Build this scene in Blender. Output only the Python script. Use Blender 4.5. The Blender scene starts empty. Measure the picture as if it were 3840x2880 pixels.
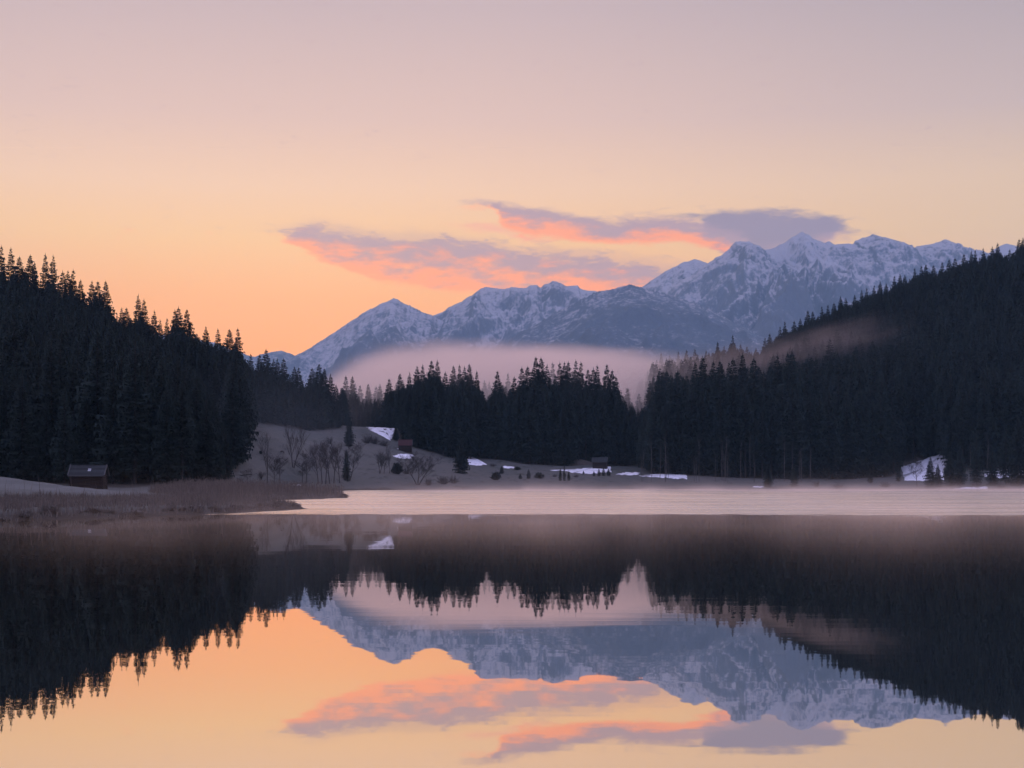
import bpy, bmesh, math, random
import numpy as np
from mathutils import Vector, Matrix

random.seed(11)
rng = np.random.default_rng(11)
sc = bpy.context.scene
COL = sc.collection
R = math.radians

# ------------------------------------------------------------------ camera
CAM_Z = 2.0
F, CX, YH = 5333.3, 1920.0, 1805.5          # focal length, centre column and horizon row, in photo pixels
cam_d = bpy.data.cameras.new('camera')
cam_d.lens, cam_d.sensor_width = 50.0, 36.0
cam_d.shift_y = (YH - 1440.0) / 3840.0
cam_d.clip_start, cam_d.clip_end = 0.1, 60000.0
cam = bpy.data.objects.new('camera', cam_d)
cam.location = (0, 0, CAM_Z)
cam.rotation_euler = (R(90), 0, 0)
COL.objects.link(cam)
sc.camera = cam

# ------------------------------------------------------------------ node helpers
def lin(c):
    return tuple(((v / 255.0) / 12.92 if v <= 10 else ((v / 255.0 + 0.055) / 1.055) ** 2.4) for v in c)

class NT:
    """small wrapper that wires math nodes by value or socket"""
    def __init__(s, tree): s.t = tree; s.n = tree.nodes; s.l = tree.links
    def new(s, typ, **kw):
        nd = s.n.new(typ)
        for k, v in kw.items(): setattr(nd, k, v)
        return nd
    def put(s, sock, v):
        if isinstance(v, bpy.types.NodeSocket): s.l.new(v, sock)
        elif v is not None: sock.default_value = v
    def m(s, op, a, b=None, c=None, clamp=False):
        nd = s.new('ShaderNodeMath', operation=op, use_clamp=clamp)
        s.put(nd.inputs[0], a)
        if b is not None: s.put(nd.inputs[1], b)
        if c is not None: s.put(nd.inputs[2], c)
        return nd.outputs[0]
    def vm(s, op, a, b=None, scale=None):
        nd = s.new('ShaderNodeVectorMath', operation=op)
        s.put(nd.inputs[0], a)
        if b is not None: s.put(nd.inputs[1], b)
        if scale is not None: s.put(nd.inputs['Scale'], scale)
        return nd.outputs['Value'] if op in ('DOT_PRODUCT', 'LENGTH') else nd.outputs[0]
    def smooth(s, v, a, b, lo=0.0, hi=1.0):
        nd = s.new('ShaderNodeMapRange', interpolation_type='SMOOTHSTEP')
        s.put(nd.inputs[0], v); s.put(nd.inputs[1], a); s.put(nd.inputs[2], b); s.put(nd.inputs[3], lo); s.put(nd.inputs[4], hi)
        return nd.outputs[0]
    def mapr(s, v, a, b, lo=0.0, hi=1.0):
        nd = s.new('ShaderNodeMapRange')
        s.put(nd.inputs[0], v); s.put(nd.inputs[1], a); s.put(nd.inputs[2], b); s.put(nd.inputs[3], lo); s.put(nd.inputs[4], hi)
        return nd.outputs[0]
    def mix(s, f, a, b):
        nd = s.new('ShaderNodeMix', data_type='RGBA')
        s.put(nd.inputs[0], f); s.put(nd.inputs[6], a); s.put(nd.inputs[7], b)
        return nd.outputs[2]
    def ramp(s, v, stops):
        nd = s.new('ShaderNodeValToRGB')
        el = nd.color_ramp.elements
        while len(el) < len(stops): el.new(0.5)
        for e, (p, c) in zip(el, stops):
            e.position = p; e.color = (*c[:3], 1)
        s.put(nd.inputs[0], v)
        return nd.outputs[0]
    def noise(s, vec, scale, detail=4.0, rough=0.55, dist=0.0):
        nd = s.new('ShaderNodeTexNoise')
        s.put(nd.inputs['Vector'], vec)
        nd.inputs['Scale'].default_value = scale; nd.inputs['Detail'].default_value = detail
        nd.inputs['Roughness'].default_value = rough; nd.inputs['Distortion'].default_value = dist
        return nd.outputs[0]
    def sep(s, vec):
        nd = s.new('ShaderNodeSeparateXYZ'); s.put(nd.inputs[0], vec); return nd.outputs
    def comb(s, x, y, z):
        nd = s.new('ShaderNodeCombineXYZ')
        for i, v in enumerate((x, y, z)): s.put(nd.inputs[i], v)
        return nd.outputs[0]
    def curve(s, v, pts):
        nd = s.new('ShaderNodeFloatCurve')
        cv = nd.mapping.curves[0]
        while len(cv.points) < len(pts): cv.points.new(0.5, 0.5)
        for p, (x, y) in zip(cv.points, pts): p.location = (x, y); p.handle_type = 'AUTO_CLAMPED'
        nd.mapping.update()
        s.put(nd.inputs['Value'], v)
        return nd.outputs[0]

# ------------------------------------------------------------------ sky
SUN_AZ, SUN_EL = R(-9.0), R(2.5)             # the sun is about to clear the ridge left of the middle
world = bpy.data.worlds.new('World')
sc.world = world
world.use_nodes = True
w = NT(world.node_tree)
w.n.clear()
out = w.new('ShaderNodeOutputWorld')
bg = w.new('ShaderNodeBackground')
w.l.new(bg.outputs[0], out.inputs[0])
tc = w.new('ShaderNodeTexCoord')
dirv = w.vm('NORMALIZE', tc.outputs['Generated'])
dx, dy, dz = w.sep(dirv)
A = w.m('ARCTAN2', dx, dy)                   # azimuth from +Y, to the right
E = w.m('ARCSINE', dz)                       # elevation
hor = w.vm('NORMALIZE', w.comb(dx, dy, 0.0))
dA = w.m('ARCCOSINE', w.m('MINIMUM', w.m('MAXIMUM', w.vm('DOT_PRODUCT', hor, (math.sin(SUN_AZ), math.cos(SUN_AZ), 0.0)), -1.0), 1.0))
el = w.m('MAXIMUM', dz, 0.0)
def stops(lst): return [(math.sin(R(e)), lin(c)) for e, c in lst]
sunward = w.ramp(el, stops([(0, (284, 130, 10)), (5.4, (278, 160, 20)), (7.3, (281, 180, 60)), (9.6, (279, 209, 112)), (11.6, (264, 209, 154)),
                            (14.2, (236, 192, 166)), (18.5, (205, 174, 166)), (26, (230, 192, 180)), (45, (228, 200, 208)), (90, (202, 208, 274))]))
side = w.ramp(el, stops([(0, (246, 172, 112)), (5.4, (250, 190, 126)), (9.6, (248, 202, 136)), (11.6, (240, 198, 146)), (14.2, (206, 176, 158)),
                         (18.5, (174, 154, 150)), (26, (204, 178, 178)), (45, (216, 196, 216)), (90, (202, 208, 274))]))
away = w.ramp(el, stops([(0, (160, 166, 220)), (6, (194, 180, 228)), (12, (240, 210, 238)), (20, (226, 212, 256)), (45, (210, 212, 270)), (90, (202, 208, 274))]))
grad = w.mix(w.smooth(dA, R(6), R(36)), sunward, side)
grad = w.mix(w.smooth(dA, R(34), R(140)), grad, away)

# clouds: banks given by their upper and lower edges in azimuth and elevation, broken up by noise
def ang(vx, vy):                             # photo position (2212 px wide) -> azimuth, elevation in radians
    a = math.atan((vx - 1106.0) / 3072.0)
    return a, math.atan((1040.0 - vy) / 3072.0 * math.cos(a))
AX0, AX1, EY0, EY1 = R(-14), R(18), R(6.5), R(12.5)
def edge(pts): return [((ang(*p)[0] - AX0) / (AX1 - AX0), (ang(*p)[1] - EY0) / (EY1 - EY0)) for p in pts]
sky_uv = w.comb(w.m('MULTIPLY', A, 30.0), w.m('MULTIPLY', E, 95.0), 0.0)
wob = w.noise(sky_uv, 1.1, 6, 0.6)
wob2 = w.noise(w.vm('ADD', sky_uv, (7.3, 2.1, 4.0)), 0.9, 5, 0.6)
fine = w.m('ADD', w.m('MULTIPLY', w.noise(w.vm('ADD', sky_uv, (3.0, 9.0, 1.0)), 1.5, 8, 0.6, 0.5), 0.62), w.m('MULTIPLY', w.noise(w.vm('ADD', sky_uv, (1.0, 4.0, 6.0)), 4.2, 8, 0.66, 0.8), 0.5))
An = w.mapr(w.m('ADD', A, w.m('MULTIPLY', w.m('SUBTRACT', wob, 0.5), R(2.4))), AX0, AX1)
En = w.mapr(w.m('ADD', E, w.m('MULTIPLY', w.m('SUBTRACT', wob2, 0.5), R(0.9))), EY0, EY1)
def bank(top, bot, soft_top, soft_bot, x0, x1, soft_x):
    t, b = w.curve(An, edge(top)), w.curve(An, edge(bot))
    mt = w.smooth(w.m('SUBTRACT', t, En), -soft_top, soft_top)
    mb = w.smooth(w.m('SUBTRACT', En, b), -soft_bot, soft_bot)
    a0, a1 = (ang(x0, 550)[0] - AX0) / (AX1 - AX0), (ang(x1, 550)[0] - AX0) / (AX1 - AX0)
    mx = w.m('MULTIPLY', w.smooth(An, a0, a0 + soft_x), w.smooth(An, a1, a1 - soft_x))
    body = w.m('MULTIPLY', w.m('MULTIPLY', mt, mb), mx)
    depth = w.m('DIVIDE', w.m('SUBTRACT', En, b), w.m('MAXIMUM', w.m('SUBTRACT', t, b), 0.02))   # 0 at the lower edge, 1 at the upper
    return body, depth
b1, h1 = bank([(400, 498), (585, 496), (700, 492), (800, 504), (950, 516), (1080, 532), (1200, 545), (1330, 560), (1500, 585), (1700, 600)],
              [(400, 500), (585, 504), (650, 540), (740, 572), (800, 598), (900, 614), (1000, 626), (1150, 640), (1500, 650), (1700, 650)],
              0.11, 0.04, 470, 1640, 0.12)
b2, h2 = bank([(900, 436), (1030, 436), (1100, 444), (1170, 456), (1260, 468), (1330, 478), (1380, 468), (1430, 470), (1500, 480), (1560, 500), (1700, 520)],
              [(900, 440), (1030, 446), (1080, 482), (1130, 502), (1200, 510), (1300, 521), (1380, 526), (1450, 516), (1520, 530), (1570, 546), (1700, 560)],
              0.09, 0.07, 960, 1640, 0.03)
b3, h3 = bank([(1300, 468), (1480, 462), (1540, 456), (1600, 461), (1680, 458), (1760, 467), (1820, 484), (1870, 507), (2000, 520)],
              [(1300, 470), (1490, 478), (1540, 540), (1600, 570), (1700, 565), (1790, 524), (1850, 512), (1900, 512), (2000, 522)],
              0.08, 0.10, 1420, 1940, 0.03)
b4, h4 = bank([(700, 480), (900, 490), (1000, 488), (1100, 492), (1250, 520), (1400, 540)], [(700, 490), (900, 500), (1000, 503), (1100, 510), (1250, 545), (1400, 560)],
              0.05, 0.05, 890, 1250, 0.10)
def cover(b, thin, amount): return w.smooth(w.m('ADD', b, w.m('MULTIPLY', w.m('SUBTRACT', fine, 0.52), thin)), 0.22, 0.22 + amount)
c1 = w.m('MULTIPLY', w.m('MAXIMUM', w.m('MULTIPLY', w.smooth(b1, 0.02, 0.6), 0.42), cover(b1, 2.1, 0.75)), 0.95)
c2 = w.m('MULTIPLY', cover(b2, 1.1, 0.6), 0.95)
c3 = w.m('MULTIPLY', cover(b3, 0.8, 0.6), 0.92)
c4 = w.m('MULTIPLY', cover(b4, 1.4, 0.9), 0.9)
glow, mauve, slate = lin((292, 158, 56)), lin((186, 142, 146)), lin((136, 114, 140))
pinkish = lin((275, 176, 122))
def lit(h, lo, hi, k): return w.smooth(w.m('ADD', h, w.m('MULTIPLY', w.m('SUBTRACT', w.noise(sky_uv, 1.2, 6, 0.6), 0.5), k)), lo, hi)
k1 = w.mix(lit(h1, 0.08, 0.80, 1.9), (*glow, 1), (*mauve, 1))
k2 = w.mix(lit(h2, 0.18, 0.75, 1.5), (*glow, 1), (*mauve, 1))
k3 = w.mix(lit(h3, -0.1, 0.5, 0.5), (*lin((204, 152, 152)), 1), (*slate, 1))
sky = w.mix(c4, grad, (*pinkish, 1))
sky = w.mix(c1, sky, k1)
sky = w.mix(c3, sky, k3)
sky = w.mix(c2, sky, k2)
nish = w.new('ShaderNodeTexSky', sky_type='NISHITA')
nish.sun_disc = False
nish.sun_elevation, nish.sun_rotation = SUN_EL, SUN_AZ
nish.altitude = 900.0
faint = w.vm('SCALE', nish.outputs[0], scale=0.02)
sky_total = w.vm('ADD', sky, faint)
w.l.new(sky_total, bg.inputs['Color'])
bg.inputs['Strength'].default_value = 1.0

# ------------------------------------------------------------------ sun, exposure
sun_d = bpy.data.lights.new('sun', 'SUN')
sun_d.energy, sun_d.angle, sun_d.color = 0.4, R(0.5), (1.0, 0.62, 0.38)
sun = bpy.data.objects.new('sun', sun_d)
S = Vector((math.sin(SUN_AZ) * math.cos(SUN_EL), math.cos(SUN_AZ) * math.cos(SUN_EL), math.sin(SUN_EL)))
sun.rotation_euler = S.to_track_quat('Z', 'Y').to_euler()
sun.location = (-400, 2600, 900)
COL.objects.link(sun)
sc.view_settings.view_transform = 'Standard'
sc.view_settings.look = 'None'
sc.view_settings.exposure, sc.view_settings.gamma = 0.16, 1.0
sc.view_settings.use_curve_mapping = False
sc.render.engine = 'CYCLES'
sc.cycles.volume_bounces = 8
sc.cycles.max_bounces = 10
sc.cycles.diffuse_bounces = 2
sc.cycles.glossy_bounces = 3
sc.cycles.transparent_max_bounces = 16
sc.cycles.volume_max_steps = 256
sc.cycles.use_denoising = True
sc.cycles.denoising_prefilter = 'ACCURATE'

# ------------------------------------------------------------------ object helpers
def mesh_obj(name, verts, faces, mat=None, parent=None, smooth=False):
    me = bpy.data.meshes.new(name)
    me.from_pydata([tuple(v) for v in verts], [], [tuple(f) for f in faces])
    if mat: me.materials.append(mat)
    if smooth: me.polygons.foreach_set('use_smooth', [True] * len(me.polygons))
    me.update()
    return link(name, me, parent)
def link(name, data, parent=None):
    o = bpy.data.objects.new(name, data)
    COL.objects.link(o)
    if parent: o.parent = parent
    return o
def tag(o, label=None, cat=None, group=None, kind=None):
    for k, v in (('label', label), ('category', cat), ('group', group), ('kind', kind)):
        if v: o[k] = v
    return o
class MB:
    """collects boxes, tubes and blades for one mesh"""
    def __init__(s): s.v = []; s.f = []
    def face(s, pts):
        i = len(s.v); s.v += [tuple(p) for p in pts]; s.f.append(tuple(range(i, i + len(pts))))
    def box(s, c, size, mtx=None, skew=0.0):
        x, y, z = size[0] / 2, size[1] / 2, size[2] / 2
        P = [Vector((sx * x, sy * y, sz * z)) for sz in (-1, 1) for sx, sy in ((-1, -1), (1, -1), (1, 1), (-1, 1))]
        P = [(mtx @ p if mtx else p) + Vector(c) for p in P]
        i = len(s.v); s.v += [tuple(p) for p in P]
        s.f += [tuple(i + k for k in q) for q in ((3, 2, 1, 0), (4, 5, 6, 7), (0, 1, 5, 4), (1, 2, 6, 5), (2, 3, 7, 6), (3, 0, 4, 7))]
    def tube(s, pts, rad, k=4, cap=False):
        pts = [Vector(p) for p in pts]; base = len(s.v)
        for j, p in enumerate(pts):
            d = (pts[min(j + 1, len(pts) - 1)] - pts[max(j - 1, 0)])
            if d.length < 1e-6: d = Vector((0, 0, 1))
            d.normalize()
            a = d.cross(Vector((0.31, 0.95, 0.05))); a.normalize(); b = d.cross(a)
            for q in range(k):
                t = 2 * math.pi * q / k
                s.v.append(tuple(p + (a * math.cos(t) + b * math.sin(t)) * rad[j]))
        for j in range(len(pts) - 1):
            for q in range(k):
                s.f.append((base + j * k + q, base + j * k + (q + 1) % k, base + (j + 1) * k + (q + 1) % k, base + (j + 1) * k + q))
        if cap:
            s.f.append(tuple(base + q for q in range(k))[::-1]); s.f.append(tuple(base + (len(pts) - 1) * k + q for q in range(k)))
    def mesh(s, name, mat=None, smooth=False):
        me = bpy.data.meshes.new(name); me.from_pydata(s.v, [], s.f)
        if mat: me.materials.append(mat)
        if smooth: me.polygons.foreach_set('use_smooth', [True] * len(me.polygons))
        me.update(); return me
    def build(s, name, mat=None, parent=None, smooth=False): return link(name, s.mesh(name, mat, smooth), parent)

# ------------------------------------------------------------------ numpy noise
def _hash(ix, iy, seed):
    h = (ix.astype(np.int64) * 374761393 + iy.astype(np.int64) * 668265263 + seed * 974711) & 0x7fffffff
    h = ((h ^ (h >> 13)) * 1274126177) & 0x7fffffff
    h = (h ^ (h >> 16)) & 0x7fffffff
    return h / 0x7fffffff * 2 * math.pi
def perlin(x, y, seed=0):
    ix, iy = np.floor(x), np.floor(y); fx, fy = x - ix, y - iy
    def g(ox, oy):
        a = _hash(ix + ox, iy + oy, seed); return np.cos(a) * (fx - ox) + np.sin(a) * (fy - oy)
    u, v = fx ** 3 * (fx * (fx * 6 - 15) + 10), fy ** 3 * (fy * (fy * 6 - 15) + 10)
    return ((g(0, 0) * (1 - u) + g(1, 0) * u) * (1 - v) + (g(0, 1) * (1 - u) + g(1, 1) * u) * v) * 1.5
def fbm(x, y, octv=5, seed=0, gain=0.5):
    s, a = 0, 1.0
    for k in range(octv): s = s + a * perlin(x * 2 ** k, y * 2 ** k, seed + k); a *= gain
    return s
def ridged(x, y, octv=5, seed=0, gain=0.5):
    s, a = 0, 1.0
    for k in range(octv): s = s + a * (1 - np.abs(perlin(x * 2 ** k, y * 2 ** k, seed + k)) * 2); a *= gain
    return s

# ------------------------------------------------------------------ materials
def mat_new(name):
    m = bpy.data.materials.new(name); m.use_nodes = True
    t = NT(m.node_tree); t.n.clear()
    o = t.new('ShaderNodeOutputMaterial')
    return m, t, o
def simple(name, col, var=0.3, scale=3.0, rough=0.9, bump=0.0, stretch=(1, 1, 1), spec=0.2, by_object=0.0):
    m, t, o = mat_new(name)
    p = t.new('ShaderNodeBsdfPrincipled')
    co = t.new('ShaderNodeTexCoord').outputs['Object']
    n = t.noise(t.vm('MULTIPLY', co, stretch), scale, 5, 0.6)
    f = t.mapr(n, 0.25, 0.75, 1 - var, 1 + var)
    if by_object:
        f = t.m('MULTIPLY', f, t.mapr(t.new('ShaderNodeObjectInfo').outputs['Random'], 0, 1, 1 - by_object, 1 + by_object))
    t.l.new(t.vm('SCALE', col, scale=f), p.inputs['Base Color'])
    p.inputs['Roughness'].default_value = rough
    p.inputs['Specular IOR Level'].default_value = spec
    if bump:
        b = t.new('ShaderNodeBump'); b.inputs['Strength'].default_value = bump; b.inputs['Distance'].default_value = 0.05
        t.l.new(n, b.inputs['Height']); t.l.new(b.outputs[0], p.inputs['Normal'])
    t.l.new(p.outputs[0], o.inputs[0])
    return m
M_needle = simple('spruce_needles', (0.009, 0.017, 0.015), 0.45, 0.35, 0.85, by_object=0.3)
M_bark = simple('spruce_bark', (0.022, 0.020, 0.019), 0.35, 2.0, 0.95, stretch=(1, 1, 0.2))
M_twig = simple('bare_twigs', (0.040, 0.034, 0.033), 0.3, 1.5, 0.95, by_object=0.2)
M_pale = simple('pale_bark', (0.085, 0.078, 0.075), 0.4, 1.5, 0.95, stretch=(1, 1, 0.3), by_object=0.3)
M_reed = simple('dry_reed', (0.098, 0.082, 0.070), 0.65, 0.9, 0.9)
M_tuss = simple('frosted_grass', (0.085, 0.078, 0.070), 0.5, 1.2, 0.9, by_object=0.3)
M_darktuss = simple('dark_sedge', (0.045, 0.036, 0.032), 0.4, 2.0, 0.95)
M_snow = simple('snow', (0.70, 0.70, 0.75), 0.22, 0.8, 0.7, bump=0.4, stretch=(1, 0.35, 1))
M_log = simple('weathered_log', (0.024, 0.017, 0.015), 0.4, 2.5, 0.9, bump=0.3, stretch=(0.15, 1, 1), by_object=0.25)
M_shingle = simple('grey_shingle', (0.026, 0.030, 0.033), 0.35, 3.0, 0.85, bump=0.3, stretch=(0.3, 1, 1), by_object=0.35)
M_verge = simple('verge_board', (0.06, 0.062, 0.066), 0.25, 2.0, 0.85, stretch=(1, 0.2, 1))
M_red = simple('red_roof_tin', (0.05, 0.02, 0.021), 0.25, 1.5, 0.8, by_object=0.2)
M_fur = simple('dark_fur', (0.04, 0.03, 0.026), 0.3, 8.0, 0.95)
M_glass = simple('roof_pane', (0.34, 0.36, 0.40), 0.05, 4.0, 0.25, spec=0.5)

# ground: frosted meadow, needle litter under the forest, old snow on the right-hand hillside
M_ground, t, o = mat_new('ground')
p = t.new('ShaderNodeBsdfPrincipled'); p.inputs['Roughness'].default_value = 0.95; p.inputs['Specular IOR Level'].default_value = 0.1
pos = t.new('ShaderNodeNewGeometry').outputs['Position']
n1 = t.noise(t.vm('MULTIPLY', pos, (1, 0.35, 1)), 0.05, 6, 0.6)
n2 = t.noise(t.vm('MULTIPLY', pos, (1, 0.3, 1)), 0.45, 5, 0.65)
n3 = t.noise(t.vm('MULTIPLY', pos, (0.35, 0.25, 1)), 0.9, 4, 0.6)
meadow = t.mix(t.mapr(n1, 0.3, 0.7), (0.062, 0.070, 0.065, 1), (0.108, 0.102, 0.092, 1))
meadow = t.mix(t.smooth(n2, 0.52, 0.72), meadow, (0.038, 0.040, 0.035, 1))
meadow = t.mix(t.m('MULTIPLY', t.smooth(n3, 0.55, 0.75), 0.5), meadow, (0.125, 0.12, 0.12, 1))
fatt = t.new('ShaderNodeAttribute', attribute_name='forest').outputs['Fac']
frost = t.new('ShaderNodeAttribute', attribute_name='frost').outputs['Fac']
meadow = t.mix(frost, meadow, t.mix(t.mapr(n2, 0.3, 0.7), (0.085, 0.092, 0.09, 1), (0.13, 0.137, 0.134, 1)))
litter = t.mix(n2, (0.03, 0.028, 0.024, 1), (0.055, 0.048, 0.04, 1))
satt = t.new('ShaderNodeAttribute', attribute_name='snowy').outputs['Fac']
sn = t.smooth(t.m('ADD', t.noise(pos, 0.16, 5, 0.6), t.m('MULTIPLY', satt, 0.32)), 0.72, 0.78)
colr = t.mix(fatt, meadow, litter)
wet = t.new('ShaderNodeAttribute', attribute_name='wet').outputs['Fac']
colr = t.mix(wet, colr, (0.022, 0.019, 0.017, 1))
colr = t.mix(t.m('MULTIPLY', sn, t.smooth(satt, 0.02, 0.1)), colr, (0.78, 0.79, 0.84, 1))
t.l.new(colr, p.inputs['Base Color'])
b = t.new('ShaderNodeBump'); b.inputs['Strength'].default_value = 0.7; b.inputs['Distance'].default_value = 0.4
t.l.new(t.m('ADD', n2, t.m('MULTIPLY', n3, 0.5)), b.inputs['Height']); t.l.new(b.outputs[0], p.inputs['Normal'])
t.l.new(p.outputs[0], o.inputs[0])

# lake water: mirror calm near the camera, wind-ruffled farther out
M_water, t, o = mat_new('lake_water')
pos = t.new('ShaderNodeNewGeometry').outputs['Position']
wx, wy, wz = t.sep(pos)
edge_n = t.m('ADD', t.m('MULTIPLY', t.m('SUBTRACT', t.noise(t.vm('MULTIPLY', pos, (0.35, 1, 1)), 0.35, 5, 0.65), 0.5), 5.0),
             t.m('MULTIPLY', t.m('SUBTRACT', t.noise(t.vm('MULTIPLY', pos, (0.10, 0, 1)), 0.6, 4, 0.6), 0.5), 13.0))
flecks = t.m('MULTIPLY', t.m('SUBTRACT', t.noise(t.vm('MULTIPLY', pos, (0.45, 1, 1)), 0.9, 3, 0.6), 0.5), 16.0)
ruf = t.smooth(t.m('ADD', t.m('ADD', t.m('ADD', wy, edge_n), flecks), t.m('MULTIPLY', wx, 0.055)), 84.0, 88.0)
gust = t.noise(t.vm('MULTIPLY', pos, (0.10, 0.55, 1)), 0.35, 5, 0.65)
swell = t.noise(t.vm('MULTIPLY', pos, (0.22, 1.0, 1)), 0.55, 3, 0.5)
rip = t.noise(t.vm('MULTIPLY', pos, (0.45, 1.0, 1)), 2.6, 4, 0.6)
bump1 = t.new('ShaderNodeBump'); bump1.inputs['Strength'].default_value = 1.0; bump1.inputs['Distance'].default_value = 0.0022
t.l.new(swell, bump1.inputs['Height'])
bump2 = t.new('ShaderNodeBump'); bump2.inputs['Distance'].default_value = 0.03
t.l.new(t.m('MULTIPLY', ruf, 0.9), bump2.inputs['Strength'])
t.l.new(rip, bump2.inputs['Height']); t.l.new(bump1.outputs[0], bump2.inputs['Normal'])
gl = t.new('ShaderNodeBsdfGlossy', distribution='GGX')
gl.inputs['Color'].default_value = (1.0, 0.945, 0.86, 1)  # warm cast of the reflected dawn put into the gloss colour
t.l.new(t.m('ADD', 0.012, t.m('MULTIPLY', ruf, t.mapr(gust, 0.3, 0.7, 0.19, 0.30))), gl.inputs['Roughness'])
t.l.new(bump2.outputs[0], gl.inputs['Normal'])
df = t.new('ShaderNodeBsdfDiffuse'); df.inputs['Color'].default_value = (0.006, 0.009, 0.011, 1)
fr = t.new('ShaderNodeFresnel'); fr.inputs['IOR'].default_value = 1.33
fac = t.m('ADD', t.m('MULTIPLY_ADD', fr.outputs[0], 0.25, 0.75), t.m('MULTIPLY', ruf, 0.2), clamp=True)
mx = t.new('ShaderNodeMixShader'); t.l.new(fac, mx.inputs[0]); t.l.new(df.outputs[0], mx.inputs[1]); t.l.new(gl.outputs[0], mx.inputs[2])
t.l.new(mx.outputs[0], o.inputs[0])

# ------------------------------------------------------------------ terrain height
COLS = [
    (-1500, [(0, .4), (100, .6), (130, 3), (200, 2.5), (240, 3), (420, 62), (520, 64), (700, 20), (1300, 14)]),
    (0,     [(0, .4), (75, .45), (100, .7), (112, 1.3), (128, 2.85), (145, 1.3), (200, 1.0), (235, 2.2), (420, 45), (480, 45), (650, 12), (1300, 12)]),
    (211,   [(0, .4), (75, .45), (100, .7), (112, 1.1), (128, 2.0), (145, 1.15), (200, 0.9), (235, 2.0), (415, 39), (480, 39), (650, 12), (1300, 12)]),
    (450,   [(0, .4), (75, .4), (110, .7), (128, 1.25), (145, 0.8), (200, 0.8), (235, 1.8), (410, 33), (475, 33), (650, 12), (1300, 12)]),
    (850,   [(0, .4), (120, .45), (150, .6), (200, .9), (250, 2.5), (415, 24.5), (480, 25), (650, 13), (1300, 12)]),
    (1100,  [(0, .4), (150, .4), (230, .6), (300, 7), (400, 16.5), (450, 21.5), (500, 22), (700, 13), (1300, 12)]),
    (1300,  [(0, .4), (310, .2), (330, 1.0), (350, 4), (400, 12), (450, 19.8), (510, 20), (700, 11), (1300, 12)]),
    (1500,  [(0, .4), (325, .2), (345, 1.2), (370, 4.2), (400, 8.2), (422, 10.8), (446, 17.6), (472, 19.5), (520, 19), (700, 11), (1300, 12)]),
    (1750,  [(0, .4), (335, .2), (360, 1.6), (400, 5), (430, 8), (500, 15), (560, 18), (700, 11), (1300, 12)]),
    (2000,  [(0, .4), (350, .2), (380, 2.5), (420, 6), (500, 12), (560, 18), (620, 16), (800, 11), (1300, 12)]),
    (2350,  [(0, .4), (355, .2), (380, 1.5), (400, 3.2), (420, 5), (500, 9), (600, 14), (700, 18), (850, 11), (1300, 12)]),
    (2500,  [(0, .4), (358, .2), (385, 1.6), (400, 3.0), (420, 4.6), (520, 12), (620, 25), (700, 37), (850, 16), (1300, 12)]),
    (2800,  [(0, .4), (365, .2), (395, 2.0), (450, 6), (540, 18), (640, 42), (700, 42), (850, 18), (1300, 12)]),
    (3150,  [(0, .4), (370, .2), (395, 1.4), (440, 4.5), (520, 22), (640, 64), (720, 66), (900, 30), (1300, 14)]),
    (3400,  [(0, .4), (372, .2), (390, 1.5), (410, 3), (440, 7), (520, 26), (640, 76), (720, 79), (900, 40), (1300, 20)]),
    (3600,  [(0, .4), (372, .2), (390, 2), (410, 5.5), (440, 12.5), (520, 30), (640, 83), (720, 87), (900, 50), (1300, 20)]),
    (3840,  [(0, .4), (372, .2), (390, 2), (440, 10), (520, 32), (640, 91), (720, 98), (900, 60), (1300, 20)]),
    (5300,  [(0, .4), (372, .2), (440, 11), (520, 35), (640, 100), (720, 120), (900, 110), (1300, 40)]),
]
DGRID = np.arange(0, 1400, 4.0)
ker = np.hanning(7); ker /= ker.sum()
TAB = []
for px, pts in COLS:
    zz = np.interp(DGRID, [a for a, b_ in pts], [b_ for a, b_ in pts])
    TAB.append(np.convolve(np.pad(zz, 3, mode='edge'), ker, 'valid'))
TAB = np.array(TAB); TPX = np.array([c[0] for c in COLS], float)
LAKE = np.array([(-70, 55), (-31, 66), (-26, 72.3), (-24.6, 76), (-21.6, 82), (-17.7, 89), (-16.5, 95.7), (-15.2, 103), (-16, 109), (-20, 116.6), (-25.3, 126),
                 (-29.3, 132.5), (-27, 136), (-26, 151), (-22, 163), (-20.2, 173.5), (-22, 188), (-28, 203), (-36.7, 225), (-42, 263), (-41.6, 300), (-34.5, 323),
                 (-20, 339), (5, 350), (39, 361), (76, 374), (111, 374), (135, 374), (190, 368), (300, 300), (330, 150), (250, 20), (80, 6), (15, 3.8), (0, 3.4),
                 (-15, 4), (-60, 10), (-110, 30)], float)
def lake_sd(x, y):
    """signed distance to the shore, negative in the water"""
    d2 = np.full(x.shape, 1e12); inside = np.zeros(x.shape, bool)
    n = len(LAKE)
    for i in range(n):
        ax, ay = LAKE[i]; bx, by = LAKE[(i + 1) % n]
        ex, ey = bx - ax, by - ay
        tt = np.clip(((x - ax) * ex + (y - ay) * ey) / (ex * ex + ey * ey), 0, 1)
        d2 = np.minimum(d2, (x - ax - tt * ex) ** 2 + (y - ay - tt * ey) ** 2)
        c = ((ay > y) != (by > y)) & (x < (bx - ax) * (y - ay) / (by - ay + 1e-12) + ax)
        inside ^= c
    return np.where(inside, -1, 1) * np.sqrt(d2)
def to_px(x, y): return CX + F * x / np.maximum(y, 80.0)
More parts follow.
